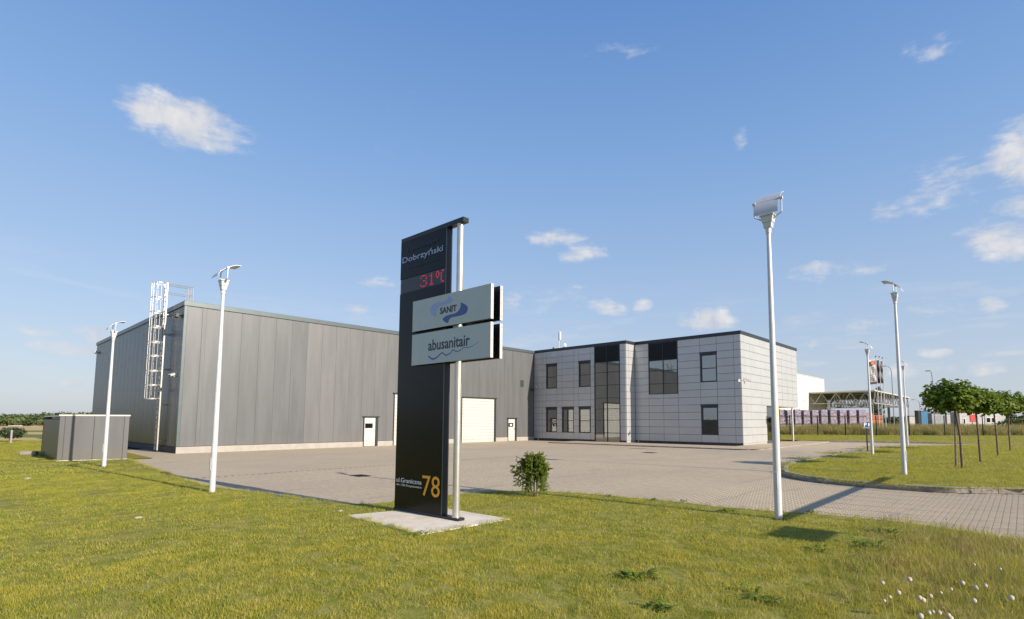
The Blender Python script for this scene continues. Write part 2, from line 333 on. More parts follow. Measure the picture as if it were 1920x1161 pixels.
def inpoly(x, y, poly):
    r = np.zeros(len(x), bool); n = len(poly); j = n - 1
    for i in range(n):
        xi, yi = poly[i]; xj, yj = poly[j]
        c = ((yi > y) != (yj > y)) & (x < (xj - xi) * (y - yi) / ((yj - yi) or 1e-9) + xi); r ^= c; j = i
    return r
def px_of(x, y, z):
    d = np.stack([x, y, z - EYE], 1); f = d @ np.array(F); return CX + FP * (d @ np.array(RT)) / np.where(f > .1, f, .1), CY - FP * (d @ np.array(UP)) / np.where(f > .1, f, .1), f
def sheet(name, poly, z, mt, kind='structure', sub=0):
    bm = bmesh.new(); f = bm.faces.new([bm.verts.new((x, y, z)) for x, y in poly])
    if f.normal.z < 0: f.normal_flip()
    bm.normal_update(); bmesh.ops.triangulate(bm, faces=bm.faces[:])
    for f in bm.faces:
        if f.normal.z < 0: f.normal_flip()
    me = bpy.data.meshes.new(name); bm.to_mesh(me); bm.free(); me.materials.append(mt); return ob(name, me, kind=kind)
def smooth_poly(pts, n=5, closed=False):
    out = []; P = [Vector(p) for p in pts]
    for i in range(len(P) - 1):
        p0 = P[max(i - 1, 0)]; p1 = P[i]; p2 = P[i + 1]; p3 = P[min(i + 2, len(P) - 1)]
        for k in range(n):
            t = k / n; out.append(.5 * ((2 * p1) + (p2 - p0) * t + (2 * p0 - 5 * p1 + 4 * p2 - p3) * t * t + (3 * p1 - p0 - 3 * p2 + p3) * t ** 3))
    out.append(P[-1]); return [tuple(p) for p in out]
# ------------------------------------------------------------------ ground, paving, lawns
EDGE = smooth_poly([(5.78, 30.04), (5.02, 19.72), (4.87, 16.27), (5.23, 14.0), (5.61, 11.52), (6.1, 10.31), (7.2, 10.25), (8.3, 10.15), (9.25, 9.8), (9.95, 9.0), (10.35, 7.91), (10.52, 6.54), (10.61, 5.3), (10.66, 4.18), (10.93, 3.3), (11.08, 2.41), (11.1, 1.61), (10.87, .86), (10.55, .1), (10.4, -3), (10.4, -40)], 6)
EDGE = [(x + .035 * mnoise.noise((x * 2.3, y * 2.3, 0)), y + .035 * mnoise.noise((x * 2.3, y * 2.3, 7))) for x, y in EDGE]
LAWN = EDGE + [(-70, -40), (-70, 140), (3.5, 66), (7.5, 61.5), (6.9, 57), (6.9, 36.3), (6.7, 30.0)]
ISL = smooth_poly([(17.9, -30), (17.6, -3), (17.4, .1), (16.45, 1.77), (16.69, 4.13), (17.67, 5.58), (18.96, 6.19), (22.01, 6.94), (26.98, 7.08), (31.8, 7.04), (40.2, 6.6), (46.7, 4.0), (50.9, 1.8), (53.5, -6)], 7)
ISLAND = ISL + [(53.5, -30)]
VERGE = [(50.25, 12.66), (51.3, 8.9), (53.17, 2.09), (55.5, -6), (60, -30), (95, -30), (100, 60), (52, 60), (50.3, 14.9)]
gm = bpy.data.meshes.new('ground'); n = 24
xs = np.concatenate([-np.geomspace(3000, 20, 12), np.geomspace(20, 3000, 12)])
bmv = [(x, y, -.08) for y in xs for x in xs]; gm.from_pydata(bmv, [], [(j * n + i, j * n + i + 1, (j + 1) * n + i + 1, (j + 1) * n + i) for j in range(n - 1) for i in range(n - 1)])
gm.materials.append(M['field']); ob('ground', gm, kind='structure')
BR = (4.6, 20.0, -1.0, 19.0)  # brick-built area
sheet('paving', [(BR[0], BR[3]), (BR[1], BR[3]), (BR[1], 40), (BR[0], 40)], 0, M['paving'])
sheet('paving', [(BR[1], -30), (56, -30), (56, 34), (BR[1], 34)], 0, M['paving'])
sheet('paving', [(5, -30), (BR[1], -30), (BR[1], BR[2]), (5, BR[2])], 0, M['paving'])
pb = sheet('paving_bed', [(BR[0], BR[2]), (BR[1], BR[2]), (BR[1], BR[3]), (BR[0], BR[3])], -.014, M['sand'])
def brick_geo(L, Wd, c):  # half length (Y), half width (X)
    v = np.array([[-Wd, -L, -.013], [Wd, -L, -.013], [Wd, L, -.013], [-Wd, L, -.013], [-Wd + c * .6, -L + c, 0], [Wd - c * .6, -L + c, 0], [Wd - c * .6, L - c, 0], [-Wd + c * .6, L - c, 0]])
    f = [(4, 5, 6, 7), (0, 1, 5, 4), (1, 2, 6, 5), (2, 3, 7, 6), (3, 0, 4, 7)]
    return v, f
bv, bf = brick_geo(.0945, .0485, .006); bt, _ = brick_geo(.0994, .0496, .002)
rows = np.arange(math.floor(BR[0] / .1), math.floor(BR[1] / .1)); cen = []
for r_ in rows:
    off = .5 * (abs(r_) % 2); cells = np.arange(math.ceil(BR[2] / .2 + off), math.floor(BR[3] / .2 + off))
    for c_ in cells: cen.append((r_ * .1 + .05, (c_ - off) * .2 + .1))
cen = np.array(cen); inl = inpoly(cen[:, 0], cen[:, 1], [(x - .0, y) for x, y in LAWN]) | inpoly(cen[:, 0], cen[:, 1], ISLAND)
ex = np.array(EDGE); cen = cen[~inl]
pxx, pyy, dd_ = px_of(cen[:, 0], cen[:, 1], np.zeros(len(cen)))
vis = (pxx > 8) & (pxx < 1912) & (pyy < 1150)
# the 300 bricks that show largest: the nearest ones in the frame
order = np.argsort(np.where(vis, np.hypot(cen[:, 0], cen[:, 1]), 1e9))
near, rest = order[:300], order[300:]
wide = lambda c_: (c_[..., 0] > 11.0) & (c_[..., 1] < 6.2)
BM_ = []
for q_ in (bt, bv): bme = bpy.data.meshes.new('brick'); bme.from_pydata(q_.tolist(), [], bf); bme.materials.append(M['paving']); BM_.append(bme)
for i in near:
    o = ob('brick', BM_[int(wide(cen[i]))], pb, (cen[i, 0], cen[i, 1], random.uniform(-.001, .002))); o.rotation_euler = (random.uniform(-.006, .006), random.uniform(-.01, .01), random.uniform(-.01, .01))
rc = cen[rest]; zz = RNG.uniform(-.0006, .0006, len(rc))
V = (np.where(wide(rc)[:, None, None], bv[None], bt[None]) + np.stack([rc[:, 0], rc[:, 1], zz], 1)[:, None]); fl = np.array(bf); Q = V[:, fl.ravel()].reshape(-1, 3)
me = soup('brick', Q, 4, M['paving']); ob('brick', me, pb, kind='stuff')
sheet('lawn', LAWN, .025, M['lawn'])
sheet('lawn', ISLAND, .13, M['lawn'])
sheet('lawn', VERGE, .10, M['lawn'])
# kerb of the island and far kerb
kt = ob('kerb', BX((60, -31, -.05), (60.1, -30.9, .1)).mesh('kerb', M['kerb']), kind='structure')
def kerb_run(pts, parent, w_=.15, h=.15, seg=1.0, name='kerb_stone', maxn=60, side=1):
    P = [Vector((x, y, 0)) for x, y in pts]; cum = [0]
    for i in range(1, len(P)): cum.append(cum[-1] + (P[i] - P[i - 1]).length)
    def at(s_):
        for i in range(1, len(P)):
            if cum[i] >= s_: t = (s_ - cum[i - 1]) / (cum[i] - cum[i - 1]); return P[i - 1].lerp(P[i], t)
        return P[-1]
    k = 0; s_ = 0
    while s_ < cum[-1] - .1 and k < maxn:
        a, b = at(s_), at(min(s_ + seg, cum[-1])); d = (b - a).normalized(); nrm = Vector((-d.y, d.x, 0)) * side * w_
        a2 = a + d * .004; b2 = b - d * .004; z = h + random.uniform(-.004, .004)
        mb = MB().add([a2, b2, b2 + nrm, a2 + nrm] + [q + Vector((0, 0, z)) for q in (a2 + nrm * .12, b2 + nrm * .12, b2 + nrm, a2 + nrm)], [(0, 1, 2, 3), (4, 5, 6, 7), (0, 1, 5, 4), (1, 2, 6, 5), (2, 3, 7, 6), (3, 0, 4, 7)])
        part(name, mb, M['kerb'], parent, bevel=.008); s_ += seg; k += 1
ki = [p for p in ISL if p[1] > -3.2 and p[0] < 51]
kerb_run(ki, kt, side=-1, maxn=58)
kt.data = MB().box((17.44, -3.2, -.03), (17.6, -3.1, .1)).mesh('kerb', M['kerb'])
kf = ob('kerb', BX((55.4, -6.1, -.05), (55.55, -5.95, .12)).mesh('kerb', M['kerb']), kind='structure')
kerb_run([(50.25, 12.66), (51.3, 8.9), (53.17, 2.09), (55.5, -6)], kf, side=1, h=.16, seg=1.0)
# pavement slab round the office with its kerb
SW = [(32.3, 28.5), (32.3, 13.2), (32.8, 12.3), (33.8, 11.95), (49.9, 12.4), (50.2, 14.79), (36.0, 14.79), (36.0, 28.5)]
pv = sheet('pavement', SW, .07, M['paving'])
kerb_run(SW[:5], pv, side=1, h=.078, w_=.1, name='kerb_stone')
# drains
def drain(x, y, w_, h_, label, rz=0):
    t = thing('drain_cover', label, 'drain cover', (x, y, .004), rz=rz)
    fr = MB(); fr.box((-w_ / 2, -h_ / 2, 0), (w_ / 2, -h_ / 2 + .04, .008)); fr.box((-w_ / 2, h_ / 2 - .04, 0), (w_ / 2, h_ / 2, .008)); fr.box((-w_ / 2, -h_ / 2 + .04, 0), (-w_ / 2 + .04, h_ / 2 - .04, .008)); fr.box((w_ / 2 - .04, -h_ / 2 + .04, 0), (w_ / 2, h_ / 2 - .04, .008))
    part('frame', fr, M['iron'], t)
    g = MB(); k = int(w_ / .06)
    for i in range(1, k): g.box((-w_ / 2 + .04 + (w_ - .08) * (i - .3) / k, -h_ / 2 + .04, 0), (-w_ / 2 + .04 + (w_ - .08) * (i + .3) / k, h_ / 2 - .04, .005))
    part('grate', g, M['iron'], t)
drain(9.05, 15.95, .42, .62, 'rusty rectangular drain grate in the paving left of the black sign tower')
drain(26.3, 15.7, .6, .7, 'dark drain cover in the paving in front of the office windows')
# ------------------------------------------------------------------ grass instances
def blade_patch(name, n, rad, h0, h1, wd, mt, lean=.5, dry=.25, seed=0):
    g = np.random.default_rng(seed); a = g.uniform(0, 2 * np.pi, n); r = rad * np.sqrt(g.uniform(0, 1, n)); x, y = r * np.cos(a), r * np.sin(a)
    h = g.uniform(h0, h1, n); th = g.uniform(0, 2 * np.pi, n); ln = g.uniform(.1, lean, n) * h; bd = g.uniform(0, 2 * np.pi, n)
    wx, wy = np.cos(th) * wd / 2, np.sin(th) * wd / 2; z0 = np.zeros(n)
    def P(f, s): return np.stack([x + np.cos(bd) * ln * f ** 2 + wx * s, y + np.sin(bd) * ln * f ** 2 + wy * s, h * f * (1 - .15 * f)], 1)
    q = np.stack([P(0, -1), P(0, 1), P(.55, .8), P(.55, -.8)], 1).reshape(-1, 3); q2 = np.stack([P(.55, -.8), P(.55, .8), P(1, .1), P(1, -.1)], 1).reshape(-1, 3)
    tn = np.where(g.uniform(0, 1, n) < dry, g.uniform(.5, 1, n), g.uniform(0, .3, n))
    return bpy.data.objects.new(name, soup(name, np.concatenate([q, q2]), 4, mt, np.concatenate([tn, tn])))
def coll(name, objs):
    c = bpy.data.collections.new(name)
    for o in objs: c.objects.link(o)
    return c
def scatter(name, pts, sizes, col, label=None):
    me = bpy.data.meshes.new(name); me.from_pydata([tuple(p) for p in pts], [], [])
    a = me.attributes.new('size', 'FLOAT', 'POINT'); a.data.foreach_set('value', np.asarray(sizes, dtype=np.float32))
    o = ob(name, me, kind='stuff')
    if label: o['label'] = label
    ng = bpy.data.node_groups.new(name, 'GeometryNodeTree'); ng.interface.new_socket('Geometry', in_out='INPUT', socket_type='NodeSocketGeometry'); ng.interface.new_socket('Geometry', in_out='OUTPUT', socket_type='NodeSocketGeometry')
    N = ng.nodes; i, u = N.new('NodeGroupInput'), N.new('NodeGroupOutput'); ip = N.new('GeometryNodeInstanceOnPoints'); ci = N.new('GeometryNodeCollectionInfo')
    ci.inputs['Collection'].default_value = col; ci.inputs['Separate Children'].default_value = True; ci.inputs['Reset Children'].default_value = True
    ip.inputs['Pick Instance'].default_value = True
    rv = N.new('FunctionNodeRandomValue'); rv.data_type = 'FLOAT_VECTOR'; rv.inputs[0].default_value = (-.06, -.06, 0); rv.inputs[1].default_value = (.06, .06, 6.283)
    na = N.new('GeometryNodeInputNamedAttribute'); na.data_type = 'FLOAT'; na.inputs[0].default_value = 'size'
    L = ng.links; L.new(i.outputs[0], ip.inputs['Points']); L.new(ci.outputs[0], ip.inputs['Instance']); L.new(rv.outputs[0], ip.inputs['Rotation']); L.new(na.outputs[0], ip.inputs['Scale']); L.new(ip.outputs[0], u.inputs[0])
    md = o.modifiers.new('scatter', 'NODES'); md.node_group = ng; return o
SLAB = [(5.05, 9.34), (4.97, 6.93), (6.78, 6.86), (6.75, 8.9)]
def wedge_points(dens, r0, r1, z, polys, excl=(), jit=0):
    n = int(dens * 2.3 / 2 * (r1 ** 2 - r0 ** 2)); ang = RNG.uniform(R(-18), R(110), n); r = np.sqrt(RNG.uniform(r0 ** 2, r1 ** 2, n)); x, y = r * np.cos(ang), r * np.sin(ang)
    k = np.zeros(n, bool)
    for p in polys: k |= inpoly(x, y, p)
    for p in excl: k &= ~inpoly(x, y, p)
    return np.stack([x[k], y[k], np.full(k.sum(), z)], 1)
def nsize(p, lo, hi, sc=.8): return np.array([lo + (hi - lo) * (mnoise.noise((a[0] * sc, a[1] * sc, 3)) * .5 + .5) for a in p])
G1 = coll('near_tufts', [blade_patch('tuft', 110, .13 + .02 * (s % 3), .016 + .004 * (s % 3), .036 + .016 * (s % 3), .0034, M['grass'], .9, [.08, .25, .6][s % 3], s) for s in range(9)])
G2 = coll('mid_tufts', [blade_patch('tuft', 210, .42, .018, .045, .0055, M['grass'], .9, .20, 20 + s) for s in range(6)])
G3 = coll('far_tufts', [blade_patch('tuft', 300, 1.1, .025, .055, .014, M['grass'], .8, .18, 40 + s) for s in range(6)])
sl = [(5.0, 9.4), (4.93, 6.9), (6.8, 6.83), (6.8, 8.95)]; PAVEEX = []
p = wedge_points(46, 1.5, 8.5, .022, [LAWN], [sl]); scatter('grass', p, nsize(p, .75, 1.35, 3.2), G1)
p = wedge_points(9.5, 8.2, 23, .022, [LAWN], [sl]); p = p[inpoly(p[:, 0] + .33, p[:, 1] + .1, LAWN)]; scatter('grass', p, nsize(p, .8, 1.3, 2.6), G2)
p = wedge_points(1.1, 22, 76, .022, [LAWN]); p = p[inpoly(p[:, 0] + .95, p[:, 1] + .3, LAWN)]; p = p[~inpoly(p[:, 0], p[:, 1], [(3.0, 29.7), (6.8, 29.2), (6.8, 37), (2.6, 37)])]; scatter('grass', p, nsize(p, .7, 1.3, .3), G3)
p = wedge_points(6.5, 14, 24, .128, [ISLAND]); scatter('grass', p, nsize(p, .9, 1.7), G2)
p = wedge_points(1.3, 24, 60, .128, [ISLAND]); scatter('grass', p, nsize(p, .8, 1.4, .3), G3)
p = wedge_points(.9, 48, 74, .10, [VERGE]); scatter('grass', p, nsize(p, .8, 1.5, .3), G3)
# long rough grass at the lawn corner on the right
G4 = coll('rough_tufts', [blade_patch('tuft', 40, .22, .05, .20, .0042, M['meadow' if s % 2 else 'grass'], .8, .45, 60 + s) for s in range(6)])
n = 620; x, y = RNG.normal(8.4, 2.0, n), RNG.normal(.4, .7, n); k = inpoly(x, y, LAWN) & (x > 4.3) & (y > -2); p = np.stack([x[k], y[k], np.full(k.sum(), .022)], 1)
scatter('rough_grass', p, RNG.uniform(.5, 1.25, len(p)), G4)
G5 = coll('meadow_tufts', [blade_patch('tuft', 190, 1.3, .5 + .12 * s, 1.2 + .15 * s, .04, M['meadow'], .5, .08 + .06 * s, 80 + s) for s in range(6)])
fd = Vector((F.x, F.y)).normalized(); rd = Vector((RT.x, RT.y)).normalized()
n = 5200; D = RNG.uniform(66, 96, n); T = RNG.uniform(-60, 75, n); x, y = fd.x * D + rd.x * T, fd.y * D + rd.y * T
px_, py_, _ = px_of(x, y, np.zeros(n)); k = (px_ > 1380); p = np.stack([x[k], y[k], np.full(k.sum(), -.06)], 1); scatter('meadow', p, nsize(p, .55, 1.25, .15) * RNG.uniform(.8, 1.1, len(p)), G5)
# tufts against the walls, shed and slab
G6 = coll('edge_tufts', [blade_patch('tuft', 26, .07, .03, .12, .004, M['grass'], .9, .3, 100 + s) for s in range(5)])
pts = []
for a, b, d in (((4.97, 6.93), (5.05, 9.34), 14), ((4.97, 6.9), (6.78, 6.83), 14), ((3.4, 30.6), (5.6, 30.0), 10), ((3.45, 30.7), (3.5, 36.2), 12), ((6.8, 6.86), (6.78, 8.9), 10)):
    L_ = math.dist(a, b)
    for _ in range(int(L_ * d)): t = random.random(); pts.append((a[0] + (b[0] - a[0]) * t + random.gauss(0, .03), a[1] + (b[1] - a[1]) * t - abs(random.gauss(0, .03)), .02))
for i in range(0, len(EDGE) - 1):
    a, b = EDGE[i], EDGE[i + 1]
    if b[1] < -2: break
    for _ in range(int(math.dist(a, b) * 16)): t = random.random(); pts.append((a[0] + (b[0] - a[0]) * t - .02 + random.gauss(0, .03), a[1] + (b[1] - a[1]) * t - .02 + random.gauss(0, .03), .01))
scatter('grass', pts, RNG.uniform(.5, 1.1, len(pts)), G6)
# ------------------------------------------------------------------ warehouse
X0, WY, WL, HT = 8.476, 33.592, 57.59, 8.18
wh = thing('warehouse', 'long dark grey metal clad warehouse with a flat roof and white shutter gates', 'warehouse', (X0, WY, 0))
def wpart(name, mb, mt, parent=wh, **k):
    mb.v = [(x - X0, y - WY, z) for x, y, z in mb.v]; return part(name, mb, mt, parent, **k)
wpart('wall', BX((X0 + .07, WY + .07, 0), (50, WL, 7.9)), M['core'])
wpart('roof', BX((X0 + .02, WY + .02, 7.93), (50, WL, 8.0)), M['capg'])
# plinths
OPEN = [(19.15, 20.25, 1.98), (21.45, 25.3, 3.66), (27.6, 31.35, 3.6), (32.75, 33.85, 1.94)]  # door openings along x
pl = MB(); xx = X0 - .02
for a, b, h in OPEN + [(36.08, 36.08, 0)]:
    wpart('plinth', BX((xx, WY - .03, 0), (a, WY + .1, .34)), M['plinth']); xx = b
wpart('plinth', BX((X0 - .03, WY + .1, 0), (X0 + .1, WL, .34)), M['plinthd'])
cols = [8.6, 9.32, 9.52, 10.37] + [10.37 + .955 * i for i in range(1, 28)]
cols = [c for c in cols if c < 35.9] + [36.07]
for a, b in zip(cols[:-1], cols[1:]):
    z0 = .36; mt = M['clad'] if a < 15.1 else M['clad2']
    ov = [(p, q, h) for p, q, h in OPEN if a < q - .01 and b > p + .01]
    segs = []
    if not ov: segs = [(a, b, z0)]
    else:
        p, q, h = ov[0]
        if a < p: segs.append((a, p, z0))
        segs.append((max(a, p), min(b, q), h + .05))
        if b > q: segs.append((q, b, z0))
    # one sheet with a notch: join the segments of the column
    mb = MB()
    for i, (p, q, z) in enumerate(segs):
        mb.box((p + (.004 if p == a else 0), WY - (.012 if (b - a) < .3 else 0), z), (q - (.004 if q == b else 0), WY + .06, 7.92))
    wpart('panel', mb, mt)
# corner trims, coping
wpart('corner_trim', BX((X0 - .02, WY - .02, .36), (X0 + .115, WY + .1, 7.92)), M['capg'])
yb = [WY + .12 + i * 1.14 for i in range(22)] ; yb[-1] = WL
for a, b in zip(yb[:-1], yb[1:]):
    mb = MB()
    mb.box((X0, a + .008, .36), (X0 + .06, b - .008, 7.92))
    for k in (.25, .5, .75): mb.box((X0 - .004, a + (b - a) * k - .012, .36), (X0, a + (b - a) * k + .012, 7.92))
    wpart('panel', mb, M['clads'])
wpart('coping', BX((X0 - .06, WY - .06, 7.92), (36.02, WY + .35, HT)).box((X0 - .06, WY + .35, 7.92), (X0 + .35, WL + .05, HT)), M['capg'], bevel=.01)
def gate(a, b, h, name, nslat, win=None, sign=False):
    # surround
    fr = MB(); fr.box((a, WY - .05, 0), (a + .07, WY + .12, h)); fr.box((b - .16, WY - .05, 0), (b, WY + .12, h)); fr.box((a - .08, WY - .09, h), (b + .08, WY + .12, h + .07))
    f = wpart('door_frame', fr, M['trim'])
    if nslat:
        d = wpart(name, BX((a + .07, WY + .08, 0), (b - .16, WY + .10, h)), M['core'])
        for i in range(nslat):
            z0 = h * i / nslat; wpart('slat', BX((a + .07, WY + .03, z0 + .005), (b - .16, WY + .075, z0 + h / nslat - .005)), M['doorw'], d, bevel=.006)
    else:
        d = wpart(name, BX((a + .08, WY + .03, .02), (b - .17, WY + .075, h - .01)), M['doorw'], bevel=.005)
        wpart('window', BX((a + .16, WY + .012, 1.24), (b - .38, WY + .028, 1.56)), M['black'], d)
        wpart('handle', BX((b - .27, WY - .02, .98), (b - .23, WY + .028, 1.12)), M['steel'], d)
        if sign: wpart('notice', BX((a + .30, WY + .004, 1.33), (a + .56, WY + .010, 1.46)), M['white'], d)
        wpart('door_lamp', BX((a + .33, WY - .02, 1.70), (a + .52, WY + .028, 1.77)), M['camw'], d)
gate(*OPEN[0], 'door', 0); gate(*OPEN[1], 'shutter_gate', 14); gate(*OPEN[2], 'shutter_gate', 14); gate(*OPEN[3], 'door', 0, sign=True)
v = MB()
for i in range(8): v.box((34.36, WY - .035, 4.83 + i * .065), (34.70, WY - .005, 4.865 + i * .065))
wpart('vent', v, M['capg'])
wpart('vent_frame', BX((34.33, WY - .012, 4.79), (34.73, WY - .003, 5.37)), M['core'])
def cctv(loc, dirv, label, body, parent=None):
    t = thing('security_camera', label, 'security camera', loc); d = Vector(dirv).normalized(); side = Vector((0, 0, 1))
    part('bracket', MB().path([(0, 0, 0), Vector((d.x, d.y, 0)) * .16, Vector((d.x, d.y, 0)) * .2 + Vector((0, 0, .05))], .02, 6), body, t)
    c = Vector((d.x, d.y, 0)) * .2 + Vector((0, 0, .09)); part('housing', MB().tube(c - d * .1, c + d * .28, .055, .055, 10).bar(c + d * -.12 + Vector((0, 0, .065)), c + d * .34 + Vector((0, 0, .065)), .13, .012), body, t)
    part('lens', MB().tube(c + d * .282, c + d * .295, .04, .04, 10), M['black'], t)
cctv((X0, 34.45, 4.12), (-.7, -.6, -.25), 'white security camera on the shaded side wall near the warehouse corner', M['camw'])
cctv((35.75, WY - .02, 4.5), (-.5, -.8, -.4), 'dark security camera on the warehouse wall beside the office', M['trim'])
cctv((36.06, 33.2, 4.75), (-.9, -.5, -.15), 'white security camera on the office wall beside the inner corner', M['camw'])
cctv((37.40, 14.95, 4.5), (-.8, -.3, -.5), 'left one of two white cameras at the office corner', M['camw'])
cctv((37.75, 14.78, 4.62), (.5, -.8, -.45), 'right one of two white cameras at the office corner', M['camw'])
fl = thing('floodlight', 'dark floodlight high on the warehouse side wall next to the corner', 'floodlight', (X0 - .02, 34.35, 7.45))
part('housing', BX((-.24, -.17, -.12), (-.06, .17, .12)), M['trim'], fl, bevel=.02); part('bracket', BX((-.06, -.03, -.03), (.02, .03, .03)), M['trim'], fl)
fl = thing('floodlight', 'small floodlight at the far left end of the warehouse side wall', 'floodlight', (X0 - .02, 56.9, 7.3))
part('housing', BX((-.24, -.17, -.12), (-.06, .17, .12)), M['camw'], fl, bevel=.02); part('bracket', BX((-.06, -.03, -.03), (.02, .03, .03)), M['trim'], fl)
# caged ladder
LX, LYa, LYb = X0 - .28, 36.15, 36.65
ld = thing('caged_ladder', 'galvanised steel ladder with safety cage on the warehouse side wall', 'ladder', (LX, 36.4, 0))
def lp(name, mb, mt, par=ld, **k):
    mb.v = [(x - LX, y - 36.4, z) for x, y, z in mb.v]; return part(name, mb, mt, par, **k)
for y in (LYa, LYb): lp('side_rail', BX((LX - .015, y - .03, .1), (LX + .045, y + .03, 9.55)), M['galv'])
for i in range(32): lp('rung', MB().tube((LX + .015, LYa, .4 + i * .28), (LX + .015, LYb, .4 + i * .28), .014, n=6), M['galv'])
lp('side_rail', BX((LX - .05, LYa - .28, .1), (LX - .01, LYa - .24, 2.9)).box((LX - .05, LYa - .24, 1.4), (LX - .01, LYa - .03, 1.44)).box((LX - .05, LYa - .24, .3), (LX - .01, LYa - .03, .34)), M['galv'])
st = MB()
for z in (.6, 2.6, 4.6, 6.6, 7.7):
    for y in (LYa, LYb): st.box((LX + .045, y - .02, z), (X0 + .02, y + .02, z + .05))
lp('standoff', st, M['galv'])
cx_, cy_, cr = LX - .31, 36.4, .35
def cage(a): return (cx_ + math.cos(a) * cr, cy_ + math.sin(a) * cr)
angs = [R(50) + (R(310) - R(50)) * i / 14 for i in range(15)]
for z in (2.95, 3.71, 4.51, 5.35, 6.13, 6.99, 7.83, 8.64, 9.5):
    h = MB(); pt = [(LX, LYb + .0)] + [cage(a) for a in angs] + [(LX, LYa)]
    for p_, q_ in zip(pt[:-1], pt[1:]): h.bar((p_[0], p_[1], z), (q_[0], q_[1], z), .008, .055)
    lp('cage_hoop', h, M['galv'])
for a in (R(85), R(120), R(150), R(180), R(210), R(240), R(275)):
    x, y = cage(a); lp('cage_strip', MB().bar((x, y, 2.93), (x, y, 9.53), .024, .01), M['galv'])
hr = MB()
for y in (LYa, LYb):
    hr.path([(LX + .02, y, 9.5), (LX + 1.3, y, 9.5), (LX + 1.3, y, 8.1)], .024, 6); hr.path([(LX + .02, y, 9.0), (LX + 1.3, y, 9.0)], .018, 6)
    hr.path([(LX + 1.05, y, 9.38), (LX + 1.05, y, 8.1)], .02, 6)
lp('handrail', hr, M['lampgrey'])
# ------------------------------------------------------------------ office
XA, XB, YS, YR, XE, XL = 36.085, 37.397, 14.797, 23.584, 49.96, 42.15
of = thing('office_building', 'two storey office block clad in silver grey metal cassettes beside the warehouse', 'office building', (XA, YR, 0))
def opart(name, mb, mt, parent=of, **k):
    mb.v = [(x - XA, y - YR, z) for x, y, z in mb.v]; return part(name, mb, mt, parent, **k)
ZR = [.2 + .5536 * i for i in range(15)]
winA = [(30.82, 32.09, ZR[8], ZR[12]), (27.12, 28.37, ZR[8], ZR[12]), (30.82, 32.09, ZR[1], ZR[5]), (28.92, 30.24, ZR[1], ZR[5]), (27.12, 28.37, ZR[1], ZR[5])]
tower = (24.17, 26.70, .03, 7.93)
winB = [(16.6, 17.9, ZR[8], ZR[12]), (16.6, 17.9, ZR[1], ZR[5])]; glzB = (19.73, 22.30, 3.86, 7.93)
def wall_holes(fn, u0, u1, z0, z1, holes):
    us = sorted({u0, u1} | {h[0] for h in holes} | {h[1] for h in holes}); zs = sorted({z0, z1} | {h[2] for h in holes} | {h[3] for h in holes}); mb = MB()
    for a, b in zip(us[:-1], us[1:]):
        for c, d in zip(zs[:-1], zs[1:]):
            uc, zc = (a + b) / 2, (c + d) / 2
            if not any(h[0] < uc < h[1] and h[2] < zc < h[3] for h in holes): mb.add([fn(a, c), fn(b, c), fn(b, d), fn(a, d)], [(0, 1, 2, 3)])
    return mb
opart('wall', wall_holes(lambda u, z: (XA + .06, u, z), YR, WY, 0, 7.93, winA + [tower]), M['joint'])
opart('wall', wall_holes(lambda u, z: (XB + .06, u, z), YS + .06, YR, 0, 7.93, winB + [glzB]), M['joint'])
opart('wall', MB().add([(XA + .06, YR + .06, 0), (XB + .06, YR + .06, 0), (XB + .06, YR + .06, 7.93), (XA + .06, YR + .06, 7.93)], [(0, 1, 2, 3)]), M['core'])
opart('wall', BX((XB + .08, YS + .06, 0), (XL, YS + .5, 2.95)).box((XB + .08, YS + .06, 2.95), (XE, YS + .5, 7.93)).box((XE - .5, YS + .5, 2.95), (XE, WY, 7.93)), M['core'])
opart('roof', BX((XA + .02, YR + .02, 7.95), (XE, WY - .1, 8.02)).box((XB + .02, YS + .02, 7.95), (XE, YR + .02, 8.02)), M['capg'])
opart('coping', BX((XA - .05, YR - .05, 7.95), (XA + .3, WY - .062, 8.19)).box((XA + .3, YR - .05, 7.95), (XB + .3, YR + .25, 8.19)).box((XB - .05, YS - .05, 7.95), (XB + .3, YR - .05, 8.19)).box((XB + .3, YS - .05, 7.95), (XE + .05, YS + .3, 8.19)), M['trim'], bevel=.008)
for a_, b_ in (((XA + .03, YR + .05, 0), (XA + .10, tower[0], .2)), ((XA + .03, tower[1], 0), (XA + .1, WY, .2)), ((XB + .03, YS + .05, 0), (XB + .1, YR, .2))): opart('plinth', BX(a_, b_), M['plinthd'])
for a_, b_ in (((XA + .03, YR + .015, 0), (XB + .0, YR + .05, .2)), ((XB + .03, YS + .01, 0), (XL - .05, YS + .05, .2))): opart('plinth', BX(a_, b_), M['plinth'])
far_panels = MB()
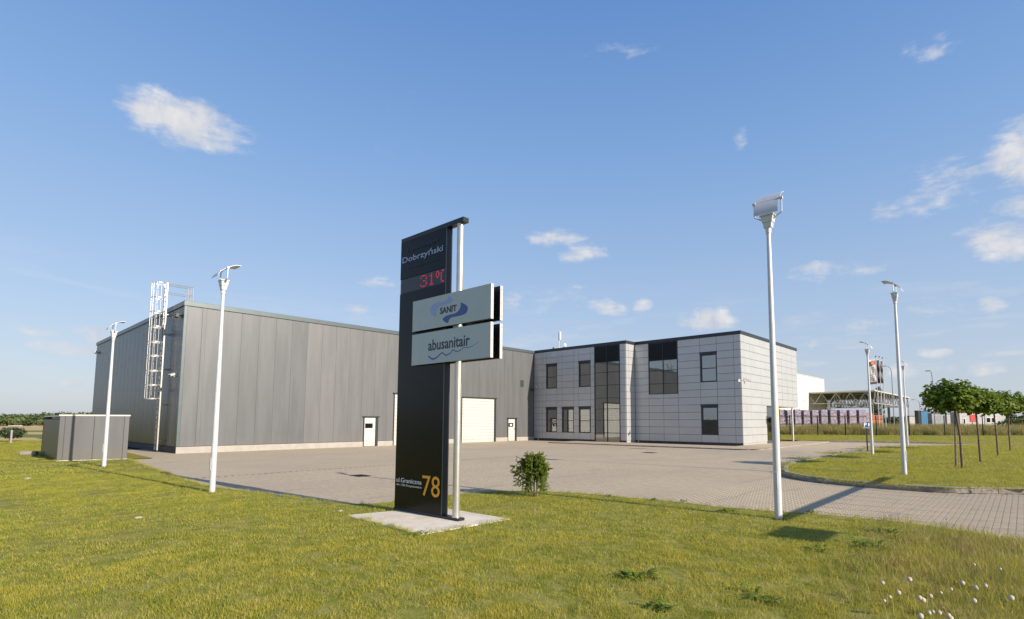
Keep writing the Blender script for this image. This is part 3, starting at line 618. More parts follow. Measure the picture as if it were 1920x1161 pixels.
def tile(plane, a, b, z0, z1, holes):
    for h in holes:
        if h[0] - .01 < (a + b) / 2 < h[1] + .01:
            if h[2] - .01 <= z0 and z1 <= h[3] + .02: return
            if z0 < h[2] < z1: z1 = h[2] - .0
            elif z0 < h[3] < z1: z0 = h[3]
    if z1 - z0 < .06: return
    g = .0095; t = .035; far = False
    if plane == 'A': mb = BX((XA, a + g, z0 + g), (XA + t, b - g, z1 - g))
    elif plane == 'B': mb = BX((XB, a + g, z0 + g), (XB + t, b - g, z1 - g))
    elif plane == 'R': mb = BX((a + g, YR, z0 + g), (b - g, YR + t, z1 - g))
    else:
        mb = BX((a + g, YS, z0 + g), (b - g, YS + t, z1 - g)); far = a > 45.8
    if far: far_panels.add(mb.v, mb.f)
    else:
        o = opart('cladding_panel', mb, M['silver'], bevel=.006)
        c = Vector(((mb.v[0][0] + mb.v[6][0]) / 2, (mb.v[0][1] + mb.v[6][1]) / 2, (mb.v[0][2] + mb.v[6][2]) / 2))
        o.data.transform(Matrix.Translation(-c)); o.location = c; o.rotation_euler = (random.gauss(0, .0012), random.gauss(0, .0018), random.gauss(0, .0018))
cA = [33.57, 32.51, 32.09, 30.82, 30.24, 28.92, 28.37, 27.12, 26.70]; cB = [23.575, 22.30, 19.73, 17.9, 16.6, 15.32, 14.835]; cBl = [23.575, 22.30, 21.0, 19.73, 17.9, 16.6, 15.32, 14.835]
for i in range(14):
    z0, z1 = ZR[i], ZR[i + 1]
    for a, b in zip(cA[1:], cA[:-1]): tile('A', a, b, z0, z1, winA)
    tile('A', 23.625, 24.17, z0, z1, [])
    c = cBl if i < 7 else cB
    for a, b in zip(c[1:], c[:-1]): tile('B', a, b, z0, z1, winB + [glzB])
    for a, b in ((XA + .04, 36.51), (36.51, XB)): tile('R', a, b, z0, z1, [])
    cs = [XB, 38.05, 39.08, 40.12, 41.15, 42.15] if i < 5 else [XB, 38.05, 39.08, 40.12, 41.15, 42.25, 43.35, 44.67, 45.9, 47.2, 48.55, 49.96]
    for a, b in zip(cs[:-1], cs[1:]): tile('S', a, b, z0, z1, [])
opart('cladding_panel', far_panels, M['silver'], kind='stuff')
opart('soffit', BX((XL, YS + .03, 2.94), (XE, WY, 2.965)), M['doorw'])
opart('column', MB().tube((49.2, 15.1, 0), (49.2, 15.1, 2.94), .07, n=12), M['alu'])
opart('column', MB().tube((49.2, 20.1, 0), (49.2, 20.1, 2.94), .07, n=12), M['alu'])
# recessed side entrance
opart('entrance_wall', BX((XL - .02, YS + .5, 0), (XL + .1, WY - .1, 2.94)), M['core'])
en = opart('glazed_door', BX((XL + .01, YS + .02, .05), (XL + .07, YS + .10, 2.9)).box((44.55, YS + .02, .05), (44.6, YS + .10, 2.9)).box((XL + .07, YS + .02, 2.05), (44.55, YS + .10, 2.12)).box((XL + .07, YS + .02, 2.84), (44.55, YS + .1, 2.9)).box((43.3, YS + .02, .05), (43.36, YS + .1, 2.05)), M['trim'])
for a, b, c, d in ((XL + .07, 43.3, .05, 2.05), (43.36, 44.55, .05, 2.05), (XL + .07, 44.55, 2.12, 2.84)): opart('pane', BX((a, YS + .05, c), (b, YS + .06, d)), M['glass'], en)
opart('yellow_panel', BX((44.62, YS + .02, .05), (44.95, YS + .12, 2.92)), M['yellow']); opart('door_edge', BX((44.955, YS + .0, .05), (45.05, YS + .14, 2.92)), M['trim'])
opart('room', BX((XL + .1, YS + 2.3, 0), (44.9, YS + 2.35, 2.93)).box((44.85, YS + .13, 0), (44.9, YS + 2.3, 2.93)), M['inside'])
def room(X, y0, y1, z0, z1, dep=2.2):
    mb = MB(); a, b = X + .07, X + .07 + dep
    mb.add([(a, y0, z0), (a, y1, z0), (a, y1, z1), (a, y0, z1), (b, y0, z0), (b, y1, z0), (b, y1, z1), (b, y0, z1)], [(4, 5, 6, 7), (0, 1, 5, 4), (3, 2, 6, 7), (0, 3, 7, 4), (1, 2, 6, 5)])
    return mb
def window(X, y0, y1, z0, z1, curtain='l'):
    zt = z1 - .20
    fr = MB(); t = .07
    fr.box((X + .0, y0 + .005, z0 + .005), (X + .09, y0 + t, zt)); fr.box((X + .0, y1 - t * 1.9, z0 + .005), (X + .09, y1 - .005, zt)); fr.box((X, y0 + t, z0 + .005), (X + .09, y1 - t * 1.9, z0 + .08)); fr.box((X, y0 + t, zt - .05), (X + .09, y1 - t * 1.9, zt))
    zm = (z0 + zt) / 2; fr.box((X + .01, y0 + t, zm - .03), (X + .09, y1 - t * 1.9, zm + .03))
    wn = opart('window', fr, M['trim']); opart('shutter_box', BX((X - .03, y0 - .02, zt + .002), (X + .12, y1 + .02, z1 + .02)), M['trim'], wn)
    for a, b in ((z0 + .08, zm - .03), (zm + .03, zt - .05)): opart('pane', BX((X + .045, y0 + t, a), (X + .052, y1 - t * 1.9, b)), M['glass'], wn)
    opart('room', room(X, y0, y1, z0, z1, 1.6), M['inside'])
    if curtain == 'l':
        c = MB()
        for k in range(3): c.box((X + .16, y1 - .30 + k * .045, z0 + .1), (X + .18, y1 - .30 + k * .045 + .04, zt))
        opart('curtain', c, M['curtain'], wn)
    elif curtain == 'full':
        c = MB(); k = 0; y = y0 + .08
        while y < y1 - .15: c.box((X + .14 + .012 * (k % 2), y, z0 + .1), (X + .15 + .012 * (k % 2), y + .083, zt)); y += .09; k += 1
        opart('curtain', c, M['curtain'], wn)
window(XA, *winA[0]); window(XA, *winA[1]); window(XA, *winA[2]); window(XA, *winA[3]); window(XA, *winA[4], curtain=None)
window(XB, *winB[0], curtain='full'); window(XB, *winB[1])
nt = thing('notice', 'dark notice with white patch behind the lower left office window', 'notice', (XA + .04, 31.2, 1.55)); part('board', BX((0, -.2, -.14), (.004, .2, .14)), M['navy'], nt); part('paper', BX((-.003, -.14, .0), (-.0005, .14, .07)), M['white'], nt)
pr = thing('potted_plants', 'small pots on the sill of the upper second office window', 'pots', (XA + .2, 27.7, ZR[8] + .1))
for i in range(4): part('pot', MB().tube((0, -.35 + .2 * i, 0), (0, -.35 + .2 * i, .12 + .04 * (i % 2)), .04, .055, 8), M['white'] if i % 2 else M['cabinet'], pr)
# stair tower glazing
def curtain_wall(X, y0, y1, zrows, opaque, ym, label=None):
    fr = MB(); t = .045
    for y in (y0 + t / 2 + .01, ym, y1 - t / 2 - .01): fr.box((X - .03, y - t / 2, zrows[0]), (X + .08, y + t / 2, zrows[-1]))
    ys = [(y0 + t + .01, ym - t / 2), (ym + t / 2, y1 - t - .01)]
    for z in zrows:
        for a, b in ys: fr.box((X - .02, a, z - t / 2), (X + .07, b, z + t / 2))
    cw = opart('curtain_wall', fr, M['trim'])
    for k in range(len(zrows) - 1):
        for a, b in ys:
            z0, z1 = zrows[k] + t / 2, zrows[k + 1] - t / 2
            if k == len(zrows) - 2: opart('spandrel', BX((X + .0, a, z0), (X + .03, b, z1)), M['black'], cw)
            else: opart('pane', BX((X + .02, a, z0), (X + .028, b, z1)), M['glass'], cw)
curtain_wall(XA, tower[0], tower[1], [.05, .78, 1.82, 2.73, 3.62, 4.67, 5.73, 6.58, 7.91], 1, 25.42)
opart('room', room(XA, tower[0], tower[1], .03, 7.9, 3.0), M['inside']); opart('floor_slab', BX((XA + .5, tower[0] + .01, 3.30), (XA + 3.0, tower[1] - .01, 3.62)), M['curtain'])
opart('inner_wall', BX((XA + 1.2, 25.6, .05), (XA + 1.25, 26.68, 3.28)), M['curtain'])
curtain_wall(XB, glzB[0], glzB[1], [3.88, 4.67, 5.70, 6.52, 7.91], 1, 21.0)
opart('room', room(XB, glzB[0], glzB[1], 3.86, 7.9, 2.4), M['inside']); opart('curtain', BX((XB + .16, 22.02, 3.95), (XB + .19, 22.22, 6.5)), M['curtain'])
opart('desk_screen', BX((XB + .4, 21.25, 3.9), (XB + .45, 21.85, 4.5)).box((XB + .5, 19.95, 3.9), (XB + .55, 20.4, 4.4)), M['cabinet'])
for i, y in enumerate((33.0, 23.3)):
    o = thing('wall_spotlight', ['small white spotlight at the foot of the office wall in the inner corner', 'small white spotlight at the foot of the office wall by the projecting bay'][i], 'spotlight', ((XA if i == 0 else XB) + .02, y, .12 + .0)); part('housing', MB().sphere((-.06, 0, 0), .05), M['camw'], o); part('bracket', BX((-.03, -.02, -.02), (.01, .02, .02)), M['trim'], o)
# antenna
an = thing('antenna_mast', 'small white antenna mast on the roof above the inner corner', 'antenna', (42.0, 35.6, 8.0))
part('mast', MB().tube((0, 0, 0), (0, 0, 3.0), .045, n=6).bar((-.5, .4, 1.25), (.5, -.4, 1.35), .05, .05), M['galv'], an)
part('panel_antenna', BX((-.12, -.22, 2.1), (.08, -.08, 2.9)), M['camw'], an); part('dish', MB().sphere((.45, -.45, 1.55), .2, 8, 5, (1, .5, 1)), M['camw'], an); part('dish', MB().sphere((-.45, .35, 1.2), .14, 8, 5, (1, .5, 1)), M['trim'], an)
# ------------------------------------------------------------------ enclosure left
sh = thing('bin_enclosure', 'small grey metal enclosure with a white coping on the grass beside the warehouse', 'enclosure', (3.49, 30.68, 0))
a0, b0, cN, dN = Vector((3.49, 30.68)), Vector((5.73, 30.09)), Vector((3.52, 36.24)), Vector((6.6, 35.7))
fx_ = (b0 - a0).normalized()
def seg(a, b, z0, z1, th=.06, o0=0, o1=0):
    d = (b - a).normalized(); nrm = Vector((-d.y, d.x)) * th; p_, q_ = a + d * o0, b - d * o1
    vs = [(p_.x, p_.y, z0), (q_.x, q_.y, z0), (q_.x + nrm.x, q_.y + nrm.y, z0), (p_.x + nrm.x, p_.y + nrm.y, z0)]; vs += [(x, y, z1) for x, y, _ in vs]
    return MB().add(vs, [(0, 3, 2, 1), (4, 5, 6, 7), (0, 1, 5, 4), (1, 2, 6, 5), (2, 3, 7, 6), (3, 0, 4, 7)])
def spart(name, mb, mt, **k):
    mb.v = [(x - 3.49, y - 30.68, z) for x, y, z in mb.v]; return part(name, mb, mt, sh, **k)
L0 = (b0 - a0).length; lerp = lambda t: a0 + fx_ * t
for s0, s1 in ((.17, 1.12), (1.135, L0 - .17)): spart('panel', seg(lerp(s0), lerp(s1), .06, 1.93), M['clad2'])
spart('corner_post', seg(lerp(-.01), lerp(.16), .04, 1.93, .07), M['clad2'], bevel=.004); spart('corner_post', seg(lerp(L0 - .16), lerp(L0 + .01), .04, 1.93, .07), M['clad2'], bevel=.004)
spart('panel', seg(cN, a0, .08, 1.78, .05, 0, .08), M['trim'])
spart('panel', seg(b0, dN, .06, 1.9, .06, .08, 0), M['clad']); spart('panel', seg(dN, cN, .06, 1.9, .06), M['clad'])
spart('coping', seg(lerp(-.04), lerp(L0 + .04), 1.93, 1.985, .12), M['alu'])
spart('eave', seg(cN, a0, 1.90, 1.955, .3, 0, .05), M['alu']); spart('sill', seg(lerp(-.03), lerp(L0 + .03), .0, .05, .1), M['alu'])
spart('roof', MB().add([(3.6, 30.85, 1.9), (5.75, 30.3, 1.9), (6.6, 35.6, 1.88), (3.56, 36.1, 1.86)], [(0, 1, 2, 3)]), M['core'])
o = thing('pipe_end', 'grey concrete pipe end lying behind the small grey enclosure', 'pipe', (3.1, 36.1, .02)); part('pipe', MB().tube((-.25, .3, .12), (.25, -.1, .12), .12, .12, 12), M['kerb'], o)
# ------------------------------------------------------------------ sign tower
TH = .012; wdv = Vector((math.sin(TH), -math.cos(TH), 0)); ddv = Vector((math.cos(TH), math.sin(TH), 0)); BO = Vector((5.979, 9.242, 0))
tw = thing('sign_tower', 'tall black sign tower with digital display and two light boxes on a concrete base', 'sign', BO)
def TF(s, z, e=0): return wdv * s + ddv * e + Vector((0, 0, z))
def tbox(s0, s1, e0, e1, z0, z1):
    vs = [TF(s, z, e) for z in (z0, z1) for s, e in ((s0, e0), (s1, e0), (s1, e1), (s0, e1))]
    return MB().add(vs, [(0, 3, 2, 1), (4, 5, 6, 7), (0, 1, 5, 4), (1, 2, 6, 5), (2, 3, 7, 6), (3, 0, 4, 7)])
part('body', tbox(.004, 1.46, .012, .128, .05, 5.31), M['blackside'], tw)
part('front_sheet', tbox(0, 1.44, 0, .012, .09, 4.262), M['black'], tw, bevel=.002); part('front_sheet', tbox(0, 1.44, 0, .012, 4.56, 5.31), M['black'], tw, bevel=.002)
part('edge_strip', tbox(1.441, 1.455, -.004, .012, .09, 5.31), M['capg'], tw)
part('top_beam', tbox(0, 1.91, 0, .133, 5.312, 5.40), M['blackside'], tw, bevel=.004)
part('base_beam', tbox(-.01, 1.91, -.01, .14, .04, .088), M['blackside'], tw, bevel=.004)
part('pole', MB().tube(TF(1.765, .085, .066), TF(1.765, 5.31, .066), .062, n=24), M['steel'], tw, smooth=True)
part('pole_collar', MB().tube(TF(1.765, .085, .066), TF(1.765, .11, .066), .075, n=20), M['steel'], tw)
part('display', tbox(.03, 1.42, .008, .0115, 4.275, 4.552), M['ledbg'], tw); part('display_edge', tbox(.012, .028, -.002, .012, 4.27, 4.556), M['alu'], tw)
GL = {'3': ["01110", "10001", "00001", "00110", "00001", "10001", "01110"], '1': ["00100", "01100", "00100", "00100", "00100", "00100", "01110"], 'o': ["0110", "1001", "1001", "0110", "0000", "0000", "0000"], 'C': ["011", "100", "100", "100", "100", "100", "011"]}
dots = MB()
for ch, s0, s1 in (('3', .655, .875), ('1', .93, 1.10), ('o', 1.145, 1.25), ('C', 1.29, 1.385)):
    g = GL[ch]; nc = len(g[0])
    for r_, line in enumerate(g):
        for c_, v_ in enumerate(line):
            if v_ == '1':
                s = s0 + (s1 - s0) * (c_ + .5) / nc; z = 4.532 - .034 * (r_ + .5); dots.add(tbox(s - .0125, s + .0125, .003, .0075, z - .0085, z + .0085).v, [(0, 3, 2, 1), (4, 5, 6, 7), (0, 1, 5, 4), (1, 2, 6, 5), (2, 3, 7, 6), (3, 0, 4, 7)])
part('led_digits', dots, M['led'], tw)
def text(body, s0, s1, z0, h, mt, parent, e=-.006, bold=0.0, shear=0, name='lettering', origin=None, frame=None, spacing=1.0):
    cu = bpy.data.curves.new('t', 'FONT'); cu.body = body; cu.extrude = .002 / max(h, .05); cu.offset = bold; cu.shear = shear; cu.space_character = spacing; cu.resolution_u = 3
    to = bpy.data.objects.new('t', cu); C.objects.link(to); bpy.context.view_layer.update()
    me = bpy.data.meshes.new_from_object(to.evaluated_get(bpy.context.evaluated_depsgraph_get())); bpy.data.objects.remove(to)
    co = np.array([v.co[:] for v in me.vertices]); x0, x1 = co[:, 0].min(), co[:, 0].max(); y0, y1 = co[:, 1].min(), co[:, 1].max()
    fr = frame or TF
    for v in me.vertices:
        s = s0 + (v.co.x - x0) / (x1 - x0) * (s1 - s0); z = z0 + (v.co.y - y0) / (y1 - y0) * h; v.co = fr(s, z, e + (-.003 if v.co.z > 0 else 0))
    me.materials.clear(); me.materials.append(mt); me.name = name; return ob(name, me, parent)
text('Export·Import', .22, 1.217, 5.055, .105, M['darkchrome'], tw, bold=.012)
text('Dobrzyński', .07, 1.36, 4.845, .165, M['chrome'], tw, bold=.015)
text('www.dobrzynski.com.pl', .238, 1.206, 4.72, .042, M['darkchrome'], tw)
text('ul.Graniczna', .056, .86, .575, .085, M['white'], tw, bold=.004); text('44-178 Przyszowice', .062, .863, .495, .052, M['white'], tw)
text('78', .885, 1.398, .385, .37, M['gold'], tw, bold=.0)
LIGHT = [(1.632, 3.983), (1.747, 3.907), (1.717, 3.867), (1.595, 3.838), (1.448, 3.829), (1.353, 3.821), (1.29, 3.779), (1.27, 3.734), (1.268, 3.645), (1.173, 3.685), (1.116, 3.747), (1.099, 3.812), (1.145, 3.875), (1.275, 3.897), (1.425, 3.896), (1.541, 3.906), (1.602, 3.938)]
DARK = [(1.965, 3.818), (2.137, 3.722), (2.139, 3.645), (2.092, 3.6), (1.985, 3.581), (1.846, 3.577), (1.725, 3.575), (1.655, 3.55), (1.605, 3.487), (1.471, 3.562), (1.498, 3.596), (1.58, 3.626), (1.724, 3.634), (1.845, 3.645), (1.923, 3.687), (1.961, 3.747)]
WAVE = [(1.067, 2.936), (1.179, 2.876), (1.287, 2.882), (1.413, 2.939), (1.475, 2.964), (1.58, 2.912), (1.702, 2.942), (1.782, 2.992), (1.863, 2.955), (1.98, 2.971), (2.057, 3.006), (2.21, 2.999), (2.341, 3.032), (2.451, 3.078)]
for z0, z1, front in ((3.437, 4.027, 1), (2.79, 3.38, 1)):
    for e0, e1, isf in ((-.07, -.012, True), (.144, .20, False)):
        b = part('light_box', tbox(.563, 2.72, e0 + .004, e1, z0, z1), M['blackside'], tw)
        part('frame', tbox(2.722, 2.732, e0 + .0, e1 + .001, z0 - .002, z1 + .002).add(*[(q.v, q.f) for q in [tbox(.553, .561, e0, e1 + .001, z0 - .002, z1 + .002)]][0]), M['alu'], b)
        if isf:
            part('face', tbox(.564, 2.719, e0, e0 + .003, z0 + .002, z1 - .002), M['signface'], b)
            fb_ = b
            fnn = lambda u, v_, d: TF(u, v_, d)
            if z0 > 3:
                part('light_swoosh', MB().prism([tuple(q) for q in smooth_poly([(*q, 0)[:2] for q in LIGHT + LIGHT[:1]], 3)][:-1], fnn, -.0725, -.0705), M['lilac'], b)
                part('dark_swoosh', MB().prism([tuple(q) for q in smooth_poly(DARK + DARK[:1], 3)][:-1], fnn, -.0725, -.0705), M['blue'], b)
                text('SANIT', 1.385, 1.855, 3.675, .118, M['navy'], b, e=-.0705, bold=.03)
            else:
                sm = smooth_poly(WAVE, 4); up, dn = [], []
                for i, (x, y) in enumerate(sm):
                    t = i / (len(sm) - 1); wdt = .016 * (1 - t) + .003; up.append((x, y + wdt)); dn.append((x, y - wdt))
                for i in range(len(sm) - 1): pass
                wm = MB()
                for i in range(len(sm) - 1): wm.add([TF(*p_, -.0715) for p_ in (dn[i], dn[i + 1], up[i + 1], up[i])], [(0, 1, 2, 3)])
                part('wave_mark', wm, M['indigo'], b)
                text('abusanitair', 1.062, 2.215, 3.03, .20, M['navy'], b, e=-.0705, bold=.012)
        for k in range(3): part('screw', MB().sphere(TF(2.734, z0 + .06 + k * .235, (e0 + e1) / 2), .008, 6, 4), M['trim'], b)
cl = MB()
for z in (3.40, 2.81, 4.0):
    cl.add(tbox(1.69, 1.84, -.012, .144, z, z + .03).v, [(0, 3, 2, 1), (4, 5, 6, 7), (0, 1, 5, 4), (1, 2, 6, 5), (2, 3, 7, 6), (3, 0, 4, 7)])
part('clamp', cl, M['galv'], tw)
sb = thing('concrete_slab', 'pale weathered concrete slab under the black sign tower', 'concrete slab', (0, 0, 0))
part('slab', MB().prism(smooth_poly(SLAB + SLAB[:1], 1)[:-1] if False else SLAB, lambda u, v_, d: (u, v_, d), -.05, .04), M['concrete'], sb, bevel=.012)
# ------------------------------------------------------------------ lamp posts
def lamp(x, y, ht, lip, label, tilt=0):
    ht -= .04 + (.07 if tilt else 0)
    t = thing('lamp_post', label, 'lamp post', (x, y, 0), 'white lamp posts with curved reflectors', rz=lip)
    part('pole', MB().tube((0, 0, 0), (0, 0, 1.6), .067, .062, 20).tube((0, 0, 1.6), (0, 0, ht - .70), .062, .038, 20), M['lampw'], t, smooth=True)
    part('base_plate', MB().tube((0, 0, 0), (0, 0, .025), .12, n=16), M['galv'], t)
    part('hatch', BX((-.078, -.03, .55), (-.066, .03, .85)), M['lampw'], t, bevel=.004)
    part('neck', MB().tube((0, 0, ht - .70), (0, 0, ht - .60), .05, .055, 14), M['lampw'], t)
    hd = MB()
    def fr(z0, z1, a0, a1, b0, b1): hd.add([(-a0, -b0, z0), (a0, -b0, z0), (a0, b0, z0), (-a0, b0, z0), (-a1, -b1, z1), (a1, -b1, z1), (a1, b1, z1), (-a1, b1, z1)], [(0, 3, 2, 1), (4, 5, 6, 7), (0, 1, 5, 4), (1, 2, 6, 5), (2, 3, 7, 6), (3, 0, 4, 7)])
    fr(ht - .60, ht - .50, .055, .066, .068, .08); fr(ht - .499, ht - .38, .072, .085, .09, .112); fr(ht - .379, ht - .352, .098, .098, .128, .128)
    part('head', hd, M['lampw'], t, bevel=.004)
    part('lens', BX((-.08, -.10, ht - .351), (.08, .10, ht - .345)), M['signface'], t)
    br = MB()
    for s in (-1, 1): br.path([(0, s * .10, ht - .43), (0, s * .245, ht - .34), (0, s * .25, ht - .07)], .014, 6); br.tube((0, s * .225, ht - .075), (0, s * .275, ht - .075), .03, n=10)
    part('bracket', br, M['lampw'], t); part('rod', MB().tube((0, -.25, ht - .075), (0, .25, ht - .075), .01, n=6), M['trim'], t)
    rf = MB(); prof = [(-.21, -.235), (-.18, -.165), (-.125, -.10), (-.055, -.038), (.02, .012), (.09, .055), (.16, .09), (.23, .108), (.31, .108)]; ca, sa = math.cos(R(tilt)), math.sin(R(tilt)); prof = [(a * ca - b * sa, a * sa + b * ca - .06) for a, b in prof]
    vs = []
    for s_, z in prof: vs += [(s_, -.22, ht + z), (s_, .22, ht + z), (s_, .22, ht + z - .012), (s_, -.22, ht + z - .012)]
    fs = []
    for i in range(len(prof) - 1):
        for k in range(4): fs.append((i * 4 + k, i * 4 + (k + 1) % 4, i * 4 + 4 + (k + 1) % 4, i * 4 + 4 + k))
    fs += [(0, 1, 2, 3), tuple(range(len(vs) - 4, len(vs)))]; rf.add(vs, fs); part('reflector', rf, M['lampw'], t, smooth=True)
    return t
lamp(4.28, 25.93, 5.52, 0, 'white lamp post standing right in front of the small grey enclosure')
lamp(4.52, 14.79, 5.62, 0, 'white lamp post at the lawn edge in front of the warehouse corner')
lamp(10.04, 3.38, 6.05, 0, 'tallest and nearest white lamp post, between the weeping spruce and the island', 18)
lamp(19.75, 2.84, 6.18, R(90), 'white lamp post near the rounded end of the grass island')
lamp(30.74, 5.72, 5.75, R(90), 'white lamp post right behind the blue parking sign')
lamp(42.87, 5.91, 5.86, R(90), 'far white lamp post partly hidden behind the island lamp post')
ib = thing('shadow_board', 'unseen board on a thin post beyond the right edge, added for its square shadow', 'sign', (9.3, -2.3, 0))  # guessed board out of view, added to cast the square shadow
part('post', BX((.44, -.02, 0), (.48, .02, 2.36)), M['galv'], ib); part('board', BX((-.5, -.035, 2.02), (.5, -.021, 2.38)), M['alu'], ib)
# ------------------------------------------------------------------ guessed gate outside the frame, added for its beam shadow
gt = thing('shadow_gate', 'unseen steel gate outside the right edge, added for its beam shadow across the paving', 'gate', (10.2, -.95, 0))
part('top_beam', BX((0, -.035, 1.84), (8.4, .035, 1.93)), M['post'], gt); part('bottom_beam', BX((0, -.05, .12), (7.4, .05, .22)), M['post'], gt)
for i in range(12): part('bar', BX((.02 + i * .75, -.015, .22), (.055 + i * .75, .015, 1.84)), M['post'], gt)
# ------------------------------------------------------------------ parking sign
ps = thing('parking_sign', 'small blue parking sign on a thin dark post', 'sign', (32.5, 6.27, 0))
part('post', MB().tube((0, 0, .1), (0, 0, 1.75), .03, n=8), M['post'], ps)
sdv = Vector((RT.x, RT.y, 0)).normalized(); fdv = Vector((F.x, F.y, 0)).normalized()
def SF(s, z, e=0): return sdv * s + fdv * e + Vector((0, 0, z))
def sbx(s0, s1, z0, z1, e0, e1):
    vs = [SF(s, z, e) for z in (z0, z1) for s, e in ((s0, e0), (s1, e0), (s1, e1), (s0, e1))]
    return MB().add(vs, [(0, 3, 2, 1), (4, 5, 6, 7), (0, 1, 5, 4), (1, 2, 6, 5), (2, 3, 7, 6), (3, 0, 4, 7)])
pn = part('plate', sbx(-.19, .21, 1.42, 1.75, -.05, -.035), M['signblue'], ps)
text('P', -.15, .0, 1.48, .21, M['white'], pn, e=-.052, bold=.02, frame=SF); text('1', .08, .14, 1.50, .17, M['white'], pn, e=-.052, bold=.02, frame=SF)
part('rim', sbx(-.2, .22, 1.75, 1.765, -.055, -.03).add(*[(q.v, q.f) for q in [sbx(-.2, .22, 1.405, 1.42, -.055, -.03)]][0]), M['white'], pn)
bk = thing('edge_board', 'low grey board on the ground at the foot of the parking sign', 'board', (31.6, 6.6, 0)); part('board', sbx(-.8, .9, .14, .20, -.1, .1), M['kerb'], bk)
# ------------------------------------------------------------------ leaves
def leaf_soup(pos, nrm, size, rng, shape='leaf'):
    n = len(pos); a = rng.normal(size=(n, 3)); t = np.cross(nrm, a); t /= np.linalg.norm(t, axis=1)[:, None] + 1e-9; b = np.cross(nrm, t); s = size[:, None]
    if shape == 'leaf':
        k = [(-.5, 0, 0), (-.12, .52, .06), (.5, 0, -.06), (-.12, -.52, .06)]
    else: k = [(-.5, -.12, 0), (.5, -.10, 0), (.5, .10, 0), (-.5, .12, 0)]
    return np.stack([pos + (t * u + b * v + nrm * w_) * s for u, v, w_ in k], 1).reshape(-1, 3)
def maple(x, y, rx, zc, rz, seed, label, stake, off=(0, 0)):
    g = np.random.default_rng(seed); t = thing('ball_maple_tree', label, 'tree', (x, y, .12), 'clipped ball maples on the island')
    tm = MB(); top = zc - rz * .4
    pts = [(0, 0, 0), (.02, .01, top * .5), (off[0] * .5, off[1] * .5, top)]; tm.path(pts, [.042, .036, .032], 10)
    for k in range(9):
        a = k * 2.4; tm.path([pts[2], (pts[2][0] + math.cos(a) * rx * .35, pts[2][1] + math.sin(a) * rx * .35, top + rz * .3), (off[0] + math.cos(a) * rx * .8, off[1] + math.sin(a) * rx * .8, zc + rz * .25 * math.sin(k * 1.7))], [.022, .014, .005], 5)
    part('trunk', tm, M['trunk'], t)
    if stake: part('stake', MB().tube((-.04, .17, 0), (.0, .10, top + .02), .035, .032, 8), M['stake'], t); part('tie', BX((-.06, -.04, top - .15), (.06, .15, top - .11)), M['black'], t)
    # twig clusters give lumps and gaps
    nc = 230; d = g.normal(size=(nc, 3)); d /= np.linalg.norm(d, axis=1)[:, None]; r = g.uniform(.55, .95, nc)
    d[:, 2] = np.where(d[:, 2] < 0, d[:, 2] * .8, d[:, 2])
    cc = d * r[:, None] * np.array([rx, rx, rz]) + np.array([off[0], off[1], zc]); cc += .05 * g.normal(size=(nc, 3))
    P, N, SZ = [], [], []
    for c, dd in zip(cc, d):
        m_ = g.integers(10, 17); p = c + g.normal(size=(m_, 3)) * np.array([.10, .10, .06]); P.append(p); nn = g.normal(size=(m_, 3)) * .55 + dd * .7 + np.array([0, 0, .75]); N.append(nn)
    P = np.concatenate(P); N = np.concatenate(N); N /= np.linalg.norm(N, axis=1)[:, None]
    me = soup('crown', leaf_soup(P, N, g.uniform(.09, .17, len(P)), g), 4, M['maple'], np.clip(g.uniform(0, 1, len(P)) ** 3, 0, 1)); ob('crown', me, t, kind='stuff')
maple(23.82, 1.71, .86, 2.50, .54, 1, 'nearest ball maple with a wooden stake beside its trunk', True, (-.1, .22))
maple(27.78, 1.40, .90, 2.42, .53, 2, 'second nearest ball maple, behind the staked one', False, (0, .1))
maple(33.55, 1.02, 1.0, 2.48, .56, 3, 'third ball maple from the kerb, one before the farthest', False, (0, .1))
maple(39.67, .66, 1.22, 2.6, .66, 4, 'farthest ball maple, at the right edge of the photo', False, (0, -.1))
